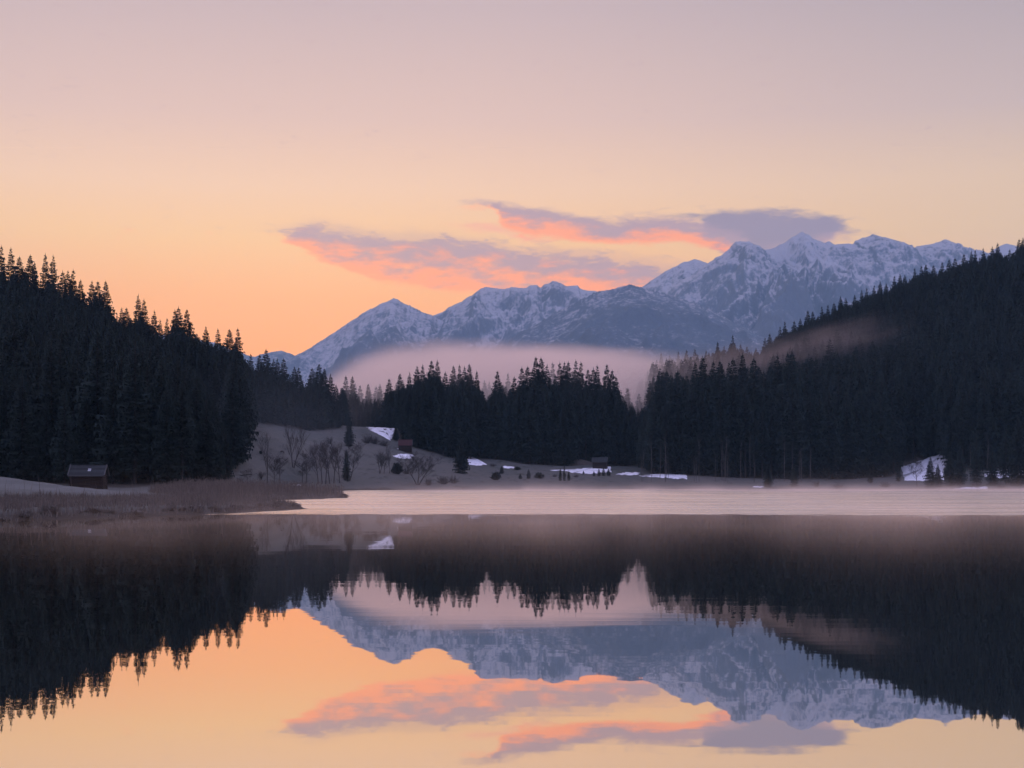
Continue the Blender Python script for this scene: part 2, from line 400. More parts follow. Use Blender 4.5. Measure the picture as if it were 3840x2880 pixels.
def table_z(px, d):
    px = np.clip(px, TPX[0], TPX[-1] - 1e-6); d = np.clip(d, 0, DGRID[-1] - 1e-6)
    i = np.clip(np.searchsorted(TPX, px, 'right') - 1, 0, len(TPX) - 2)
    f = (px - TPX[i]) / (TPX[i + 1] - TPX[i])
    j = np.clip((d / 4.0).astype(int), 0, len(DGRID) - 2); g = d / 4.0 - j
    a = TAB[i, j] * (1 - g) + TAB[i, j + 1] * g
    b_ = TAB[i + 1, j] * (1 - g) + TAB[i + 1, j + 1] * g
    return a * (1 - f) + b_ * f
def terrain(x, y):
    x, y = np.asarray(x, float), np.asarray(y, float)
    sd = lake_sd(x, y) + 0.9 * fbm(x * 0.25, y * 0.25, 4, 5) + 1.2 * fbm(x * 0.06, y * 0.06, 2, 15) * np.clip((y - 130) / 100, 0, 1)
    px = to_px(x, y)
    z = table_z(px, y)
    rough = np.clip((z - 1.0) / 10.0, 0, 1)
    z = z + (0.10 + 0.8 * rough) * fbm(x * 0.04, y * 0.04, 4, 3) + 0.06 * fbm(x * 0.4, y * 0.4, 3, 9)
    land = np.minimum(np.maximum(z, 0.08), 0.04 + np.maximum(sd, 0) * 0.16 + np.maximum(sd, 0) ** 2 * 0.02)
    return np.where(sd > 0, land, np.maximum(-1.6, sd * 0.12))
def tz(x, y): return float(terrain(np.array([x]), np.array([y]))[0])
def W(px, py, d): return Vector(((px - CX) / F * d, d, CAM_Z + (YH - py) / F * d))
def ground_at(px, py, d0, d1, step=0.5):
    """first point of the ground along the sight line through a photo position"""
    d = np.arange(d0, d1, step)
    x = (px - CX) / F * d; zr = CAM_Z + (YH - py) / F * d
    hit = np.nonzero(terrain(x, d) >= zr)[0]
    dd = d[hit[0]] if len(hit) else d1
    return float((px - CX) / F * dd), float(dd)

# where the forest stands, by bearing and distance
def forest_mask(x, y):
    px = to_px(x, y)
    start = np.interp(px, [-1500, 0, 500, 850, 910, 960, 1100, 1270, 1285, 1300, 1450, 1500, 1560, 1740, 1850, 2000, 2200, 2350, 2395, 2405, 2450, 2600, 2900, 3100, 3250, 3350, 3375, 3540, 3565, 3840, 5300],
                      [200, 206, 208, 232, 296, 382, 408, 436, 440, 535, 490, 436, 428, 436, 440, 434, 446, 452, 480, 440, 410, 409, 406, 408, 413, 412, 445, 436, 408, 404, 404])
    end = np.interp(px, [-1500, 900, 1290, 1300, 2380, 2420, 2900, 3840, 5300], [500, 490, 500, 600, 600, 720, 740, 790, 820])
    return np.clip((y - start) / 4.0, 0, 1) * np.clip((end - y) / 8.0, 0, 1)

ys = np.concatenate([np.arange(-40, 60, 4.0), np.arange(60, 480, 1.8), np.arange(480, 900, 6.0), np.geomspace(900, 9000, 34)])
us = np.linspace(-0.66, 0.66, 330)
YY, UU = np.meshgrid(ys, us, indexing='ij')
XX = UU * np.maximum(YY, 80.0)
ZZ = terrain(XX, YY)
nr, nc = XX.shape
gv = np.stack([XX.ravel(), YY.ravel(), ZZ.ravel()], 1)
idx = np.arange(nr * nc).reshape(nr, nc)
gf = np.stack([idx[:-1, :-1].ravel(), idx[:-1, 1:].ravel(), idx[1:, 1:].ravel(), idx[1:, :-1].ravel()], 1)
def grid_mesh(name, v, f, mat, attrs=()):
    me = bpy.data.meshes.new(name)
    me.vertices.add(len(v)); me.vertices.foreach_set('co', v.astype(np.float32).ravel())
    me.loops.add(f.size); me.loops.foreach_set('vertex_index', f.astype(np.int32).ravel())
    me.polygons.add(len(f)); me.polygons.foreach_set('loop_start', np.arange(0, f.size, f.shape[1], dtype=np.int32))
    me.polygons.foreach_set('use_smooth', np.ones(len(f), bool))
    me.update(calc_edges=True); me.validate()
    for an, av in attrs:
        at = me.attributes.new(an, 'FLOAT', 'POINT'); at.data.foreach_set('value', np.asarray(av, np.float32).ravel())
    me.materials.append(mat)
    return me
pxg = to_px(XX, YY)
snowy = np.clip((pxg - 2750) / 500, 0, 1) * np.clip((YY - 440) / 120, 0, 1) * np.clip((1200 - YY) / 200, 0, 1)
frostg = np.clip((900 - pxg) / 500, 0, 1) * np.clip((YY - 105) / 12, 0, 1) * np.clip((200 - YY) / 40, 0, 1)
ground = link('ground', grid_mesh('ground', gv, gf, M_ground, (('forest', forest_mask(XX, YY)), ('snowy', snowy), ('frost', frostg), ('wet', np.clip(1.3 - lake_sd(XX, YY) / 1.6, 0, 1)))))
tag(ground, 'frosted brown meadow and wooded slopes round the lake', kind='structure')

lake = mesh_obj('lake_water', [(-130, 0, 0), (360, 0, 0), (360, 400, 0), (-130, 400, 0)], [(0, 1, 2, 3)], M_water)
tag(lake, 'still lake reflecting mountains and dawn sky, ruffled farther out', kind='structure')

# ------------------------------------------------------------------ mountains
def mountain_mat(name, lo, hi, snow_gain, dark, forest=0.0):
    m, t, o = mat_new(name)
    p = t.new('ShaderNodeBsdfPrincipled'); p.inputs['Roughness'].default_value = 0.9; p.inputs['Specular IOR Level'].default_value = 0.1
    g = t.new('ShaderNodeNewGeometry'); pos = g.outputs['Position']; z = t.sep(pos)[2]; nz = t.sep(g.outputs['Normal'])[2]
    gul = t.new('ShaderNodeAttribute', attribute_name='gully').outputs['Fac']
    na = t.noise(t.vm('MULTIPLY', pos, (1, 1, 0.6)), 0.020, 8, 0.74)
    nb = t.noise(t.vm('MULTIPLY', pos, (1.0, 1, 0.35)), 0.075, 5, 0.7)
    f = t.m('ADD', t.mapr(z, lo, hi, -0.55, 0.34), t.m('MULTIPLY', t.m('SUBTRACT', na, 0.5), 2.6))
    f = t.m('ADD', f, t.m('MULTIPLY', t.m('SUBTRACT', nb, 0.5), 2.0))
    f = t.m('ADD', f, t.m('MULTIPLY', gul, snow_gain))
    f = t.m('ADD', f, t.m('MULTIPLY', t.m('SUBTRACT', nz, 0.72), 1.6))
    s = t.smooth(f, -0.25, 0.6)
    rock = t.mix(nb, (*[c * 0.7 for c in dark], 1), (*[c * 1.3 for c in dark], 1))
    t.l.new(t.mix(s, rock, (0.49, 0.47, 0.48, 1)), p.inputs['Base Color'])
    b = t.new('ShaderNodeBump'); b.inputs['Strength'].default_value = 0.8; b.inputs['Distance'].default_value = 25.0
    t.l.new(t.m('ADD', na, t.m('MULTIPLY', nb, 0.35)), b.inputs['Height']); t.l.new(b.outputs[0], p.inputs['Normal'])
    t.l.new(p.outputs[0], o.inputs[0])
    return m
def mountain(name, label, ridge, D, L, mat, ncol, nrow, rough=1.0, prof=1.25, seed=0, jag=6.0, trees=0.0, spur=0.28, sx=700.0):
    rp = np.array(ridge, float)
    px = np.linspace(rp[0, 0], rp[-1, 0], ncol)
    rz = (YH - np.interp(px, rp[:, 0], rp[:, 1])) / F * D + CAM_Z
    x = (px - CX) / F * D
    rz = rz + jag * fbm(x / 70.0, x * 0 + seed, 4, seed) * rough
    tj = 0
    if trees: tj = trees * np.maximum(0, perlin(x / 9.0, x * 0 + 3.3, seed + 40)) * np.clip(perlin(x / 140.0, x * 0 + 8.1, seed + 41) + 0.5, 0, 1)
    s = np.concatenate([np.linspace(0, 0.985, nrow - 1), [1.0], 1 + np.linspace(0.02, 0.6, 14)])
    Sg, Xg = np.meshgrid(s, x, indexing='ij')
    RZ = np.broadcast_to(rz, Sg.shape)
    Yg = D - (1 - Sg) * L
    up = np.clip(Sg, 0, 1)
    wx = Xg + 260 * fbm(Xg / 900.0, Yg / 900.0, 3, seed + 11)
    rd = ridged(wx / sx, Yg / (sx * 3.2), 5, seed + 20) / 1.9
    env = np.clip(up * (1 - up) * 4, 0, 1) ** 0.8
    Z = RZ * up ** prof
    Z = Z + (rd - 0.45) * spur * RZ * env * 0.9 + 0.02 * RZ * fbm(Xg / 90.0, Yg / 90.0, 4, seed + 30) * np.clip((1 - up) * 12, 0, 1) * rough
    Z = np.minimum(Z, np.where(Sg < 1, RZ * (Yg / D) * (1 - 0.02 * np.clip((1 - up) * 10, 0, 1)), 1e9))
    Z = np.where(Sg > 1, RZ * (1 - (Sg - 1) * 1.4), Z)
    Z[nrow - 1] += tj
    Z = np.maximum(Z, -1.0) + np.where(up < 0.04, -6.0, 0)
    Z = np.maximum(Z, -2.0)
    nr_, nc_ = Z.shape
    ii = np.arange(nr_ * nc_).reshape(nr_, nc_)
    ff = np.stack([ii[:-1, :-1].ravel(), ii[:-1, 1:].ravel(), ii[1:, 1:].ravel(), ii[1:, :-1].ravel()], 1)
    vv = np.stack([Xg.ravel(), Yg.ravel(), Z.ravel()], 1)
    gul = (0.62 - rd) * 1.5
    o = link(name, grid_mesh(name, vv, ff, mat, (('gully', gul),)))
    return tag(o, label, kind='structure')
MM_peak = mountain_mat('peak_snow', 250, 1150, 0.35, (0.145, 0.162, 0.185))  # part of the blue distance haze is put into these rock colours
MM_ridge = mountain_mat('ridge_snow', 280, 1050, 0.40, (0.145, 0.162, 0.185))
MM_mass = mountain_mat('massif_snow', 330, 1150, 0.55, (0.145, 0.162, 0.185))
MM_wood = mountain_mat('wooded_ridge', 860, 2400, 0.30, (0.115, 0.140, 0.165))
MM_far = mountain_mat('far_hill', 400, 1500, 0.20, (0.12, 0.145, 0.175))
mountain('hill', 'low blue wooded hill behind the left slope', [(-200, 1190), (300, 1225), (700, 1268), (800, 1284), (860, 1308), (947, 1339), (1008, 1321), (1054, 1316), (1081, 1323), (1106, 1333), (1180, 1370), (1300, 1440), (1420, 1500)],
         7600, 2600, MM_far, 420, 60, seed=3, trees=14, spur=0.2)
mountain('mountain', 'pointed snow-dusted peak at the left end of the range',
         [(960, 1420), (1040, 1372), (1106, 1334.5), (1153, 1312), (1216, 1271), (1284, 1226), (1329, 1197), (1375, 1167), (1420, 1142), (1456, 1129), (1474, 1121), (1492, 1124), (1515, 1138), (1542, 1149),
          (1578, 1167), (1619, 1184), (1680, 1215), (1780, 1270), (1900, 1340), (2020, 1420)], 7000, 2600, MM_peak, 520, 150, seed=21, jag=5, trees=9, spur=0.3, sx=620)
mountain('mountain', 'long snowy crest with several low tops, middle of the range',
         [(1480, 1260), (1560, 1215), (1619, 1186), (1632, 1181), (1668.5, 1165), (1714, 1138), (1768, 1108.5), (1781.5, 1095), (1822, 1074.6), (1854, 1081), (1890, 1083), (1917, 1076), (1971, 1080), (1989, 1071),
          (2012, 1067), (2025.5, 1079), (2048, 1063.7), (2073, 1052.5), (2107, 1065), (2127, 1074), (2166, 1071), (2175, 1081), (2206, 1092), (2247, 1089), (2270, 1088), (2330, 1105), (2450, 1160), (2600, 1230)],
         7300, 3000, MM_ridge, 620, 170, seed=35, jag=8, spur=0.34, sx=560)
mountain('mountain', 'smooth white snow crest behind the wooded ridge',
         [(2330, 1120), (2410, 1076), (2440, 1053), (2468.5, 1035.6), (2491, 1020), (2559, 986), (2600, 972), (2631, 977), (2654, 988), (2720, 1020), (2800, 1070)], 8000, 2200,
         mountain_mat('white_crest', -600, 700, 0.3, (0.06, 0.065, 0.075)), 260, 90, seed=44, jag=5, spur=0.15)
mountain('mountain', 'massif of rocky snow-covered summits above the right hill',
         [(2380, 1180), (2480, 1110), (2560, 1050), (2650, 990), (2684, 968), (2729, 940), (2757, 909), (2779, 901), (2813, 905), (2830, 932), (2866, 937), (2914, 923), (2936, 915), (2964, 892.5), (3009, 868),
          (3043, 892.5), (3088, 909), (3110, 905), (3127, 914), (3200, 914), (3205, 904), (3245, 890), (3273, 879), (3301, 883), (3345.6, 904), (3413, 932), (3427, 934.5), (3441, 923), (3497, 915), (3542, 898),
          (3575, 906.5), (3626, 932), (3643, 940), (3700, 965), (3800, 1000), (4000, 1050), (4400, 1120)], 7500, 3300, MM_mass, 1000, 240, seed=52, jag=9, spur=0.36, sx=640)
mountain('mountain', 'small white summit peeping over the right hill trees',
         [(3640, 1000), (3700, 955), (3749, 921), (3777, 913), (3811, 922), (3880, 960), (4000, 1020)], 8300, 2000, MM_mass, 160, 60, seed=61, jag=5, spur=0.15)
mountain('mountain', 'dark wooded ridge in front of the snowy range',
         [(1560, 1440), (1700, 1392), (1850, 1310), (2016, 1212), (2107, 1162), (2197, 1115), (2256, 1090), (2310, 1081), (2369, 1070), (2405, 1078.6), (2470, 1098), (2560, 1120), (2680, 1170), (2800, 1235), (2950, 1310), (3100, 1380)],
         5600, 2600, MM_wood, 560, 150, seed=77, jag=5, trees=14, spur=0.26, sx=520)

# ------------------------------------------------------------------ spruces
def spruce_meshes(seed, bare=0.06, Rr=0.15, gaps=0.0):
    """crown and trunk of a 25 m spruce"""
    rr = random.Random(seed); H = 25.0
    c = MB(); z = H * bare
    while z < H * 0.975:
        t = (z / H - bare) / (1 - bare)
        rad = H * min(Rr * 1.55 * (1 - t) ** 0.86, Rr * 1.02) * rr.uniform(0.76, 1.14)
        if t < 0.12: rad *= 0.65 + 2.9 * t
        n = 9 if t < 0.6 else (7 if t < 0.85 else 5)
        ph = rr.uniform(0, 6.28)
        for k in range(n):
            if rr.random() < gaps: continue
            a = ph + 6.283 * k / n + rr.uniform(-0.3, 0.3)
            l = max(0.25, rad * rr.uniform(0.62, 1.12)); zz = z + rr.uniform(-0.2, 0.2)
            d = Vector((math.cos(a), math.sin(a), 0)); sd = Vector((-d.y, d.x, 0)); U = Vector((0, 0, 1))
            lift = -0.30 + 0.75 * max(0, t - 0.35)
            root = U * zz
            mid = root + d * l * 0.55 + U * l * (lift * 0.45)
            tip = root + d * l + U * l * (lift * 0.8 + 0.06)
            wd = 0.13 * l + 0.16; dr = 0.10 * l + 0.12
            L_, R_ = mid + sd * wd - U * dr, mid - sd * wd - U * dr
            i = len(c.v); c.v += [tuple(q) for q in (root, mid, tip, L_, R_)]
            c.f += [(i, i + 3, i + 1), (i + 1, i + 3, i + 2), (i, i + 1, i + 4), (i + 1, i + 2, i + 4)]
            for q in range(4):
                u = 0.25 + 0.2 * q + rr.uniform(-0.05, 0.05); s_ = 1 if q % 2 else -1
                pa = root.lerp(mid, u / 0.55) if u < 0.55 else mid.lerp(tip, (u - 0.55) / 0.45)
                pb = pa + d * (0.16 * l + 0.1)
                pc = pa + d * 0.18 * l + sd * s_ * wd * rr.uniform(0.5, 1.5) - U * (dr * rr.uniform(1.2, 2.6))
                c.face((pa, pb, pc))
        z += (0.62 - 0.30 * t) * rr.uniform(0.8, 1.2)
    for k in range(3):
        a = 2.1 * k; c.face(((0, 0, H * 0.95), (0.14 * math.cos(a), 0.14 * math.sin(a), H * 0.955), (0, 0, H * 1.0)))
    for k in range(9):                         # dead lower stubs
        if bare > 0.15:
            a, z0 = rr.uniform(0, 6.28), rr.uniform(H * 0.06, H * bare); l = rr.uniform(0.6, 1.8)
            c.face(((0, 0, z0), (l * math.cos(a), l * math.sin(a), z0 - 0.3 * l), (0, 0, z0 - 0.12)))
    tr = MB(); tr.tube([(0, 0, -0.6), (0, 0, H * 0.35), (0, 0, H * 0.75), (0, 0, H * 0.98)], [0.30, 0.22, 0.10, 0.02], 6)
    return c, tr
SPEC = [(1, .05, .150, .05), (2, .06, .135, .10), (3, .04, .165, .05), (4, .10, .120, .16), (5, .07, .145, .22), (6, .26, .130, .12), (7, .34, .125, .15), (8, .03, .175, .04)]
CROWN, TRUNK, WHOLE = [], [], []
src = bpy.data.collections.new('forest_sources')
for q in SPEC:
    c, tr = spruce_meshes(*q)
    CROWN.append(c.mesh('crown', M_needle)); TRUNK.append(tr.mesh('trunk', M_bark))
    wm = bpy.data.meshes.new('spruce'); n0 = len(c.v)
    wm.from_pydata(c.v + tr.v, [], c.f + [tuple(i + n0 for i in f) for f in tr.f])
    wm.materials.append(M_needle); wm.materials.append(M_bark)
    mi = np.zeros(len(wm.polygons), np.int32); mi[len(c.f):] = 1
    wm.polygons.foreach_set('material_index', mi); wm.update()
    WHOLE.append(wm)
NEAR_KIND, BARE_KIND = [0, 1, 2, 3, 4, 7], [5, 6]
def spruce(x, y, h, label, group=None, kind=None, fat=1.0, z=None, lean=0.0):
    kd = kind if kind is not None else random.choice(NEAR_KIND)
    o = bpy.data.objects.new('spruce_tree', None); COL.objects.link(o)
    o.location = (x, y, (tz(x, y) if z is None else z) - 0.1)
    s = h / 25.0; o.scale = (s * fat, s * fat, s); o.rotation_euler = (lean * random.uniform(-1, 1), lean * random.uniform(-1, 1), random.uniform(0, 6.28))
    tag(o, label, 'spruce tree', group)
    link('crown', CROWN[kd], o); link('trunk', TRUNK[kd], o)
    return o
ORD = ('first second third fourth fifth sixth seventh eighth ninth tenth eleventh twelfth thirteenth fourteenth fifteenth sixteenth seventeenth eighteenth nineteenth twentieth').split()
TENS = {20: 'twenty', 30: 'thirty', 40: 'forty', 50: 'fifty'}
def ordn(i):
    if i < 20: return ORD[i]
    tns, u = divmod(i + 1, 10)
    if u == 0: return {3: 'thirtieth', 4: 'fortieth', 5: 'fiftieth', 6: 'sixtieth'}[tns]
    return TENS[tns * 10] + '-' + ORD[u - 1]

LEFT = [(5, 914), (41, 921.6), (73, 956), (114, 949), (129, 976), (170, 944), (199, 949), (235, 1008), (255, 1008), (274, 1004), (302, 1043.6), (345, 1047.5), (367, 1049), (396, 1047), (457, 1148), (474, 1150),
        (519, 1097), (540, 1115), (578, 1158), (600, 1193), (626, 1188), (656, 1155), (669.5, 1144), (701, 1155), (772, 1218.6), (817, 1226.5), (860, 1229), (892, 1224.6), (940, 1322), (974, 1324), (998, 1303),
        (1026, 1340.6), (1041, 1339), (1064, 1337), (1104, 1370), (1120, 1374), (1170, 1374), (1196.6, 1360), (1216, 1377), (1240, 1397), (1260, 1440)]
CENTER = [(1297, 1404), (1322, 1406), (1350, 1441), (1381, 1435), (1410, 1443), (1425, 1435), (1459, 1414.6), (1500, 1397), (1535, 1391), (1564, 1367.5), (1585, 1361.7), (1618, 1347), (1640, 1345), (1670, 1388),
          (1700, 1366), (1723, 1361.7), (1741, 1367.5), (1759.5, 1359), (1788, 1385), (1817, 1420), (1835, 1426), (1865, 1386), (1905, 1394), (1929, 1406), (1957, 1369), (1979, 1367.5), (2010, 1332), (2029, 1334),
          (2052, 1359), (2073, 1353), (2099, 1350), (2117, 1351), (2131.5, 1350), (2159, 1343), (2178.5, 1350), (2205, 1379), (2225.6, 1371.7), (2239, 1361.7), (2275.6, 1360), (2296, 1382), (2311, 1408.7), (2356, 1450),
          (2396, 1472), (2422, 1473)]
FOGGY = {1297, 1322, 1350, 1381, 1410, 1425, 1817, 1835, 1905, 2073, 2396, 2422, 2356}
RIGHT = [(2352, 1449), (2474, 1405.5), (2519, 1425), (2539, 1400.6), (2563, 1407.6), (2606, 1348), (2636, 1333), (2676, 1345), (2700, 1346), (2749, 1334.5), (2785, 1317), (2827, 1331), (2916, 1324), (2953, 1313.6),
         (2970, 1308.7), (3027.5, 1338), (3059, 1334.5), (3144, 1325), (3191, 1338), (3224.5, 1347), (3281.6, 1301), (3323, 1303), (3396, 1265)]
HILL = [(2869, 1262), (2886, 1246), (2925, 1220), (2943, 1201), (2978, 1199), (3001, 1190), (3029, 1159), (3048, 1164), (3082, 1145), (3104.5, 1139), (3127, 1131), (3152, 1107), (3172, 1114), (3205, 1103), (3231, 1083),
        (3250, 1076), (3278, 1066), (3301, 1051), (3323, 1059), (3354, 1031), (3375, 1022.5), (3393, 1027), (3430, 1000.7), (3455, 992), (3472, 989), (3500, 990.6), (3533, 978), (3559, 968), (3581, 962.6), (3615, 947),
        (3643, 937), (3657, 933), (3687.5, 926), (3721, 920.5), (3741, 906.5), (3786, 932), (3822, 892.5), (3836, 887)]
RIDGE = [(2480, 1317), (2512, 1326), (2544, 1314), (2575, 1306.6), (2606, 1305), (2648, 1309), (2691, 1277), (2716, 1293), (2748, 1251), (2777, 1286), (2801, 1296), (2835, 1300)]
def size_word(h): return 'tall' if h > 27 else ('short' if h < 18 else 'slender')
n_ind = 0
placed = []
def skyline(tips, dist, name, group, count_from, fat=0.95, jit=10, hmax=37):
    global n_ind
    for i, (px, py) in enumerate(tips):
        best = None
        for _ in range(10):
            d = dist(px) + random.uniform(-jit, jit)
            x = (px - CX) / F * d; z = tz(x, d)
            h = CAM_Z + (YH - py) / F * d - z
            if 13 < h < hmax: best = (x, d, h, z); break
            if best is None or abs(h - 24) < abs(best[2] - 24): best = (x, d, h, z)
        x, d, h, z = best
        h = max(8.0, min(h, hmax + 4))
        spruce(x, d, h, f'{size_word(h)} {name}, {ordn(i)} tip {count_from}', group, fat=fat * random.uniform(0.88, 1.1) * min(1.25, (26.0 / h) ** 0.4), z=z)
        placed.append((x, d)); n_ind += 1
skyline(LEFT, lambda p: np.interp(p, [0, 520, 900, 1250], [418, 408, 420, 446]), 'spruce on the left hill skyline', 'spruces along the left hill skyline', 'from the left edge')
cen = [c for c in CENTER if c[0] not in FOGGY]
fog = [c for c in CENTER if c[0] in FOGGY]
skyline(cen, lambda p: np.interp(p, [1450, 1560, 1700, 2010, 2150, 2311], [505, 480, 500, 455, 500, 470]), 'dark spruce topping the middle forest', 'spruces topping the middle forest', 'from its left end', jit=18)
skyline(fog, lambda p: 575, 'pale spruce fading into fog behind the middle forest', 'spruces fading into the fog', 'from the left', jit=12)
skyline(RIGHT, lambda p: np.interp(p, [2350, 2474, 2600, 3281, 3396], [560, 425, 418, 432, 470]), 'spruce topping the right lakeside forest', 'spruces topping the right lakeside forest', 'from its left end', jit=8, fat=1.08)
skyline(HILL, lambda p: 655, 'spruce on the right hill skyline', 'spruces along the right hill skyline', 'from the foggy end', jit=14)
skyline(RIDGE, lambda p: 690, 'hazy spruce on the low ridge beyond the fog', 'spruces on the ridge beyond the fog', 'from its left end', jit=10)
skyline([(1597, 1406), (1617, 1403), (1697, 1459)], lambda p: 436, 'near-black spruce before the left part of the middle forest', 'black spruces before the middle forest', 'from the left', jit=4)

# spruces that stand alone, by where their foot and tip appear
LONE = [
    (1309, 1674, 1568, 'lone dark spruce on the brown meadow left of the snow bank', 1.15),
    (858, 1716, 1600, 'left spruce of the pair at the forest corner on the meadow', 1.2),
    (893, 1718, 1600, 'right spruce of the pair at the forest corner on the meadow', 1.25),
    (1484, 1652, 1600, 'small spruce against the big snow patch above the red-roofed hut', 1.7),
    (1514, 1648, 1622, 'low spruce just above the red-roofed hut', 2.4),
    (1729, 1776, 1640, 'black spruce standing forward on the meadow, left of a sloping snow patch', 1.3),
    (1299, 1806, 1684, 'thin dark spruce among the bare trees behind the reed spit', 0.8),
    (1881, 1776, 1746, 'little spruce beside a round dark bush on the marsh', 1.9),
    (1951, 1796, 1774, 'tiny spruce right of the round dark bush on the marsh', 2.0),
    (1982, 1795, 1756, 'little pointed spruce between two small marsh bushes', 1.6),
    (2101, 1803, 1753, 'left of three thin young spruces on the marsh', 0.8),
    (2116, 1804, 1740, 'tallest of three thin young spruces on the marsh', 0.7),
    (2133, 1803, 1762, 'right and shortest of three thin young spruces on the marsh', 0.9),
    (2188, 1778, 1764, 'tiny spruce at the left end of the snow before the grey hut', 2.0),
    (2227, 1785, 1764, 'small spruce below the left corner of the grey hut', 1.7),
    (2246, 1786, 1755, 'young spruce in the snow below the grey hut', 1.6),
    (2263, 1785, 1752, 'broad young spruce in the snow right below the grey hut', 1.9),
    (2282, 1783, 1756, 'young spruce at the right end of the snow before the grey hut', 1.8),
    (2880, 1827, 1738, 'dark young spruce on the right shore before the tall trunks', 1.3),
    (2978, 1828, 1742, 'squat spruce on the right shore beside the pale bare trunks', 1.4),
    (3218, 1788, 1726, 'spruce before the first snow gap in the right forest', 1.2),
    (3263, 1813, 1729, 'spruce between the small snow gaps of the right forest', 1.1),
    (3369, 1806, 1742, 'spruce at the left end of the white snow slope', 1.2),
    (3489, 1832, 1712, 'well-branched spruce standing before the white snow slope', 1.15),
    (3517, 1827, 1738, 'smaller spruce right beside the one before the white snow slope', 1.2),
    (3562, 1824, 1688, 'dark spruce at the right end of the white snow slope', 1.15),
    (3600, 1822, 1668, 'dense spruce right of the white snow slope', 1.1),
    (3662, 1818, 1610, 'tall spruce left of the snow between the trunks at the right edge', 0.9),
    (3722, 1822, 1668, 'middle-sized spruce before the snow between the right edge trunks', 1.0),
    (3772, 1818, 1585, 'tall dark spruce near the right edge before the last snow', 0.85),
    (3818, 1822, 1548, 'tallest lakeside spruce at the right edge of the photo', 0.85),
]
for px, fy, ty, lab, fat in LONE:
    x, d = ground_at(px, fy, 180 if px > 1000 else 240, 520)
    h = (fy - ty) / F * d
    spruce(x, d, h, lab, fat=fat, kind=random.choice([0, 2, 7, 4]))
    n_ind += 1

# the rest of the forest: the front rows as single trees, everything behind them as one mass
env = {}
def limit(px, d):
    """photo row above which a filler tree at this bearing and distance must not reach"""
    if px < 870 and d < 345: return float(np.interp(px, [-400, 0, 500, 640, 770, 830, 870], [1000, 1060, 1200, 1290, 1400, 1560, 1640]))
    if px < 1275: return np.interp(px, [a for a, _ in LEFT], [b_ for _, b_ in LEFT]) + 52
    if px < 2435 and d < 640: return np.interp(px, [a for a, _ in CENTER], [b_ for _, b_ in CENTER]) + 45
    if px < 2860 and d > 540: return np.interp(px, [a for a, _ in RIDGE], [b_ for _, b_ in RIDGE]) + 14
    if d < 480 and px < 3400: return np.interp(px, [a for a, _ in RIGHT], [b_ for _, b_ in RIGHT]) + 50
    return np.interp(px, [a for a, _ in HILL], [b_ for _, b_ in HILL]) + 26
cand = []
sp = 3.7
for gy in np.arange(225, 800, sp):
    for gx in np.arange(-0.66 * gy, 0.66 * gy, sp):
        cand.append((gx + random.uniform(-1.5, 1.5), gy + random.uniform(-1.5, 1.5)))
cand = np.array(cand)
fm = forest_mask(cand[:, 0], cand[:, 1])
cand = cand[fm > rng.uniform(0.15, 0.9, len(fm))]
cz = terrain(cand[:, 0], cand[:, 1])
cpx = to_px(cand[:, 0], cand[:, 1])
P = []
for (x, y), z, px in zip(cand, cz, cpx):
    if z < 0.4: continue
    if 600 < y and px < 1270: continue
    h = random.triangular(13, 34, 25) if px > 1280 else random.triangular(11, 27, 20)
    top = CAM_Z + (YH - limit(px, y)) / F * y - z
    if top < 7: continue
    h = min(h, top * random.uniform(0.8, 1.0))
    P.append((x, y, z, h, px))
first = {}
for i, (x, y, z, h, px) in enumerate(P):           # nearest rows per bearing
    first.setdefault(int(px // 14), []).append((y, i))
front = []
for b_, lst in first.items():
    if -20 <= b_ * 14 <= 3860: front += [(r_, i) for r_, (y, i) in enumerate(sorted(lst)[:2])]
front = [i for r_, i in sorted(front, key=lambda q: (q[0], random.random()))][:max(0, 298 - n_ind)]
fs = set(front)
for i in front:
    x, y, z, h, px = P[i]
    if px < 1280: lab, grp = 'dark spruce in the front rows of the left hillside forest', 'front spruces of the left hillside forest'
    elif px < 2400: lab, grp = 'dark spruce in the front rows of the forest across the meadow', 'front spruces of the middle forest'
    else: lab, grp = 'dark spruce in the front rows of the right lakeside forest', 'front spruces of the right lakeside forest'
    spruce(x, y, h, lab, grp, kind=random.choice(BARE_KIND + [4]) if px > 2400 or (px > 1300 and random.random() < .25) else None, fat=random.uniform(0.9, 1.15), z=z)
rest = [P[i] for i in range(len(P)) if i not in fs]
fo_me = bpy.data.meshes.new('spruce_forest')
fo_me.from_pydata([(x, y, z - 0.1) for x, y, z, h, px in rest], [], [])
at = fo_me.attributes.new('size', 'FLOAT_VECTOR', 'POINT')
at.data.foreach_set('vector', np.array([(h / 25 * f, h / 25 * f, h / 25) for (x, y, z, h, px), f in zip(rest, rng.uniform(0.9, 1.2, len(rest)))], np.float32).ravel())
at = fo_me.attributes.new('turn', 'FLOAT_VECTOR', 'POINT')
at.data.foreach_set('vector', np.array([(0, 0, a) for a in rng.uniform(0, 6.28, len(rest))], np.float32).ravel())
at = fo_me.attributes.new('pick', 'INT', 'POINT')
at.data.foreach_set('value', rng.integers(0, 8, len(rest)).astype(np.int32))
forest = link('spruce_forest', fo_me)
tag(forest, 'dense dark spruce forest covering the slopes round the lake', 'forest', kind='stuff')
ng = bpy.data.node_groups.new('forest_points', 'GeometryNodeTree')
ng.interface.new_socket('Geometry', in_out='INPUT', socket_type='NodeSocketGeometry')
ng.interface.new_socket('Geometry', in_out='OUTPUT', socket_type='NodeSocketGeometry')
gi, go = ng.nodes.new('NodeGroupInput'), ng.nodes.new('NodeGroupOutput')
def nattr(name, typ):
    n = ng.nodes.new('GeometryNodeInputNamedAttribute'); n.data_type = typ; n.inputs['Name'].default_value = name
    return n.outputs['Attribute']
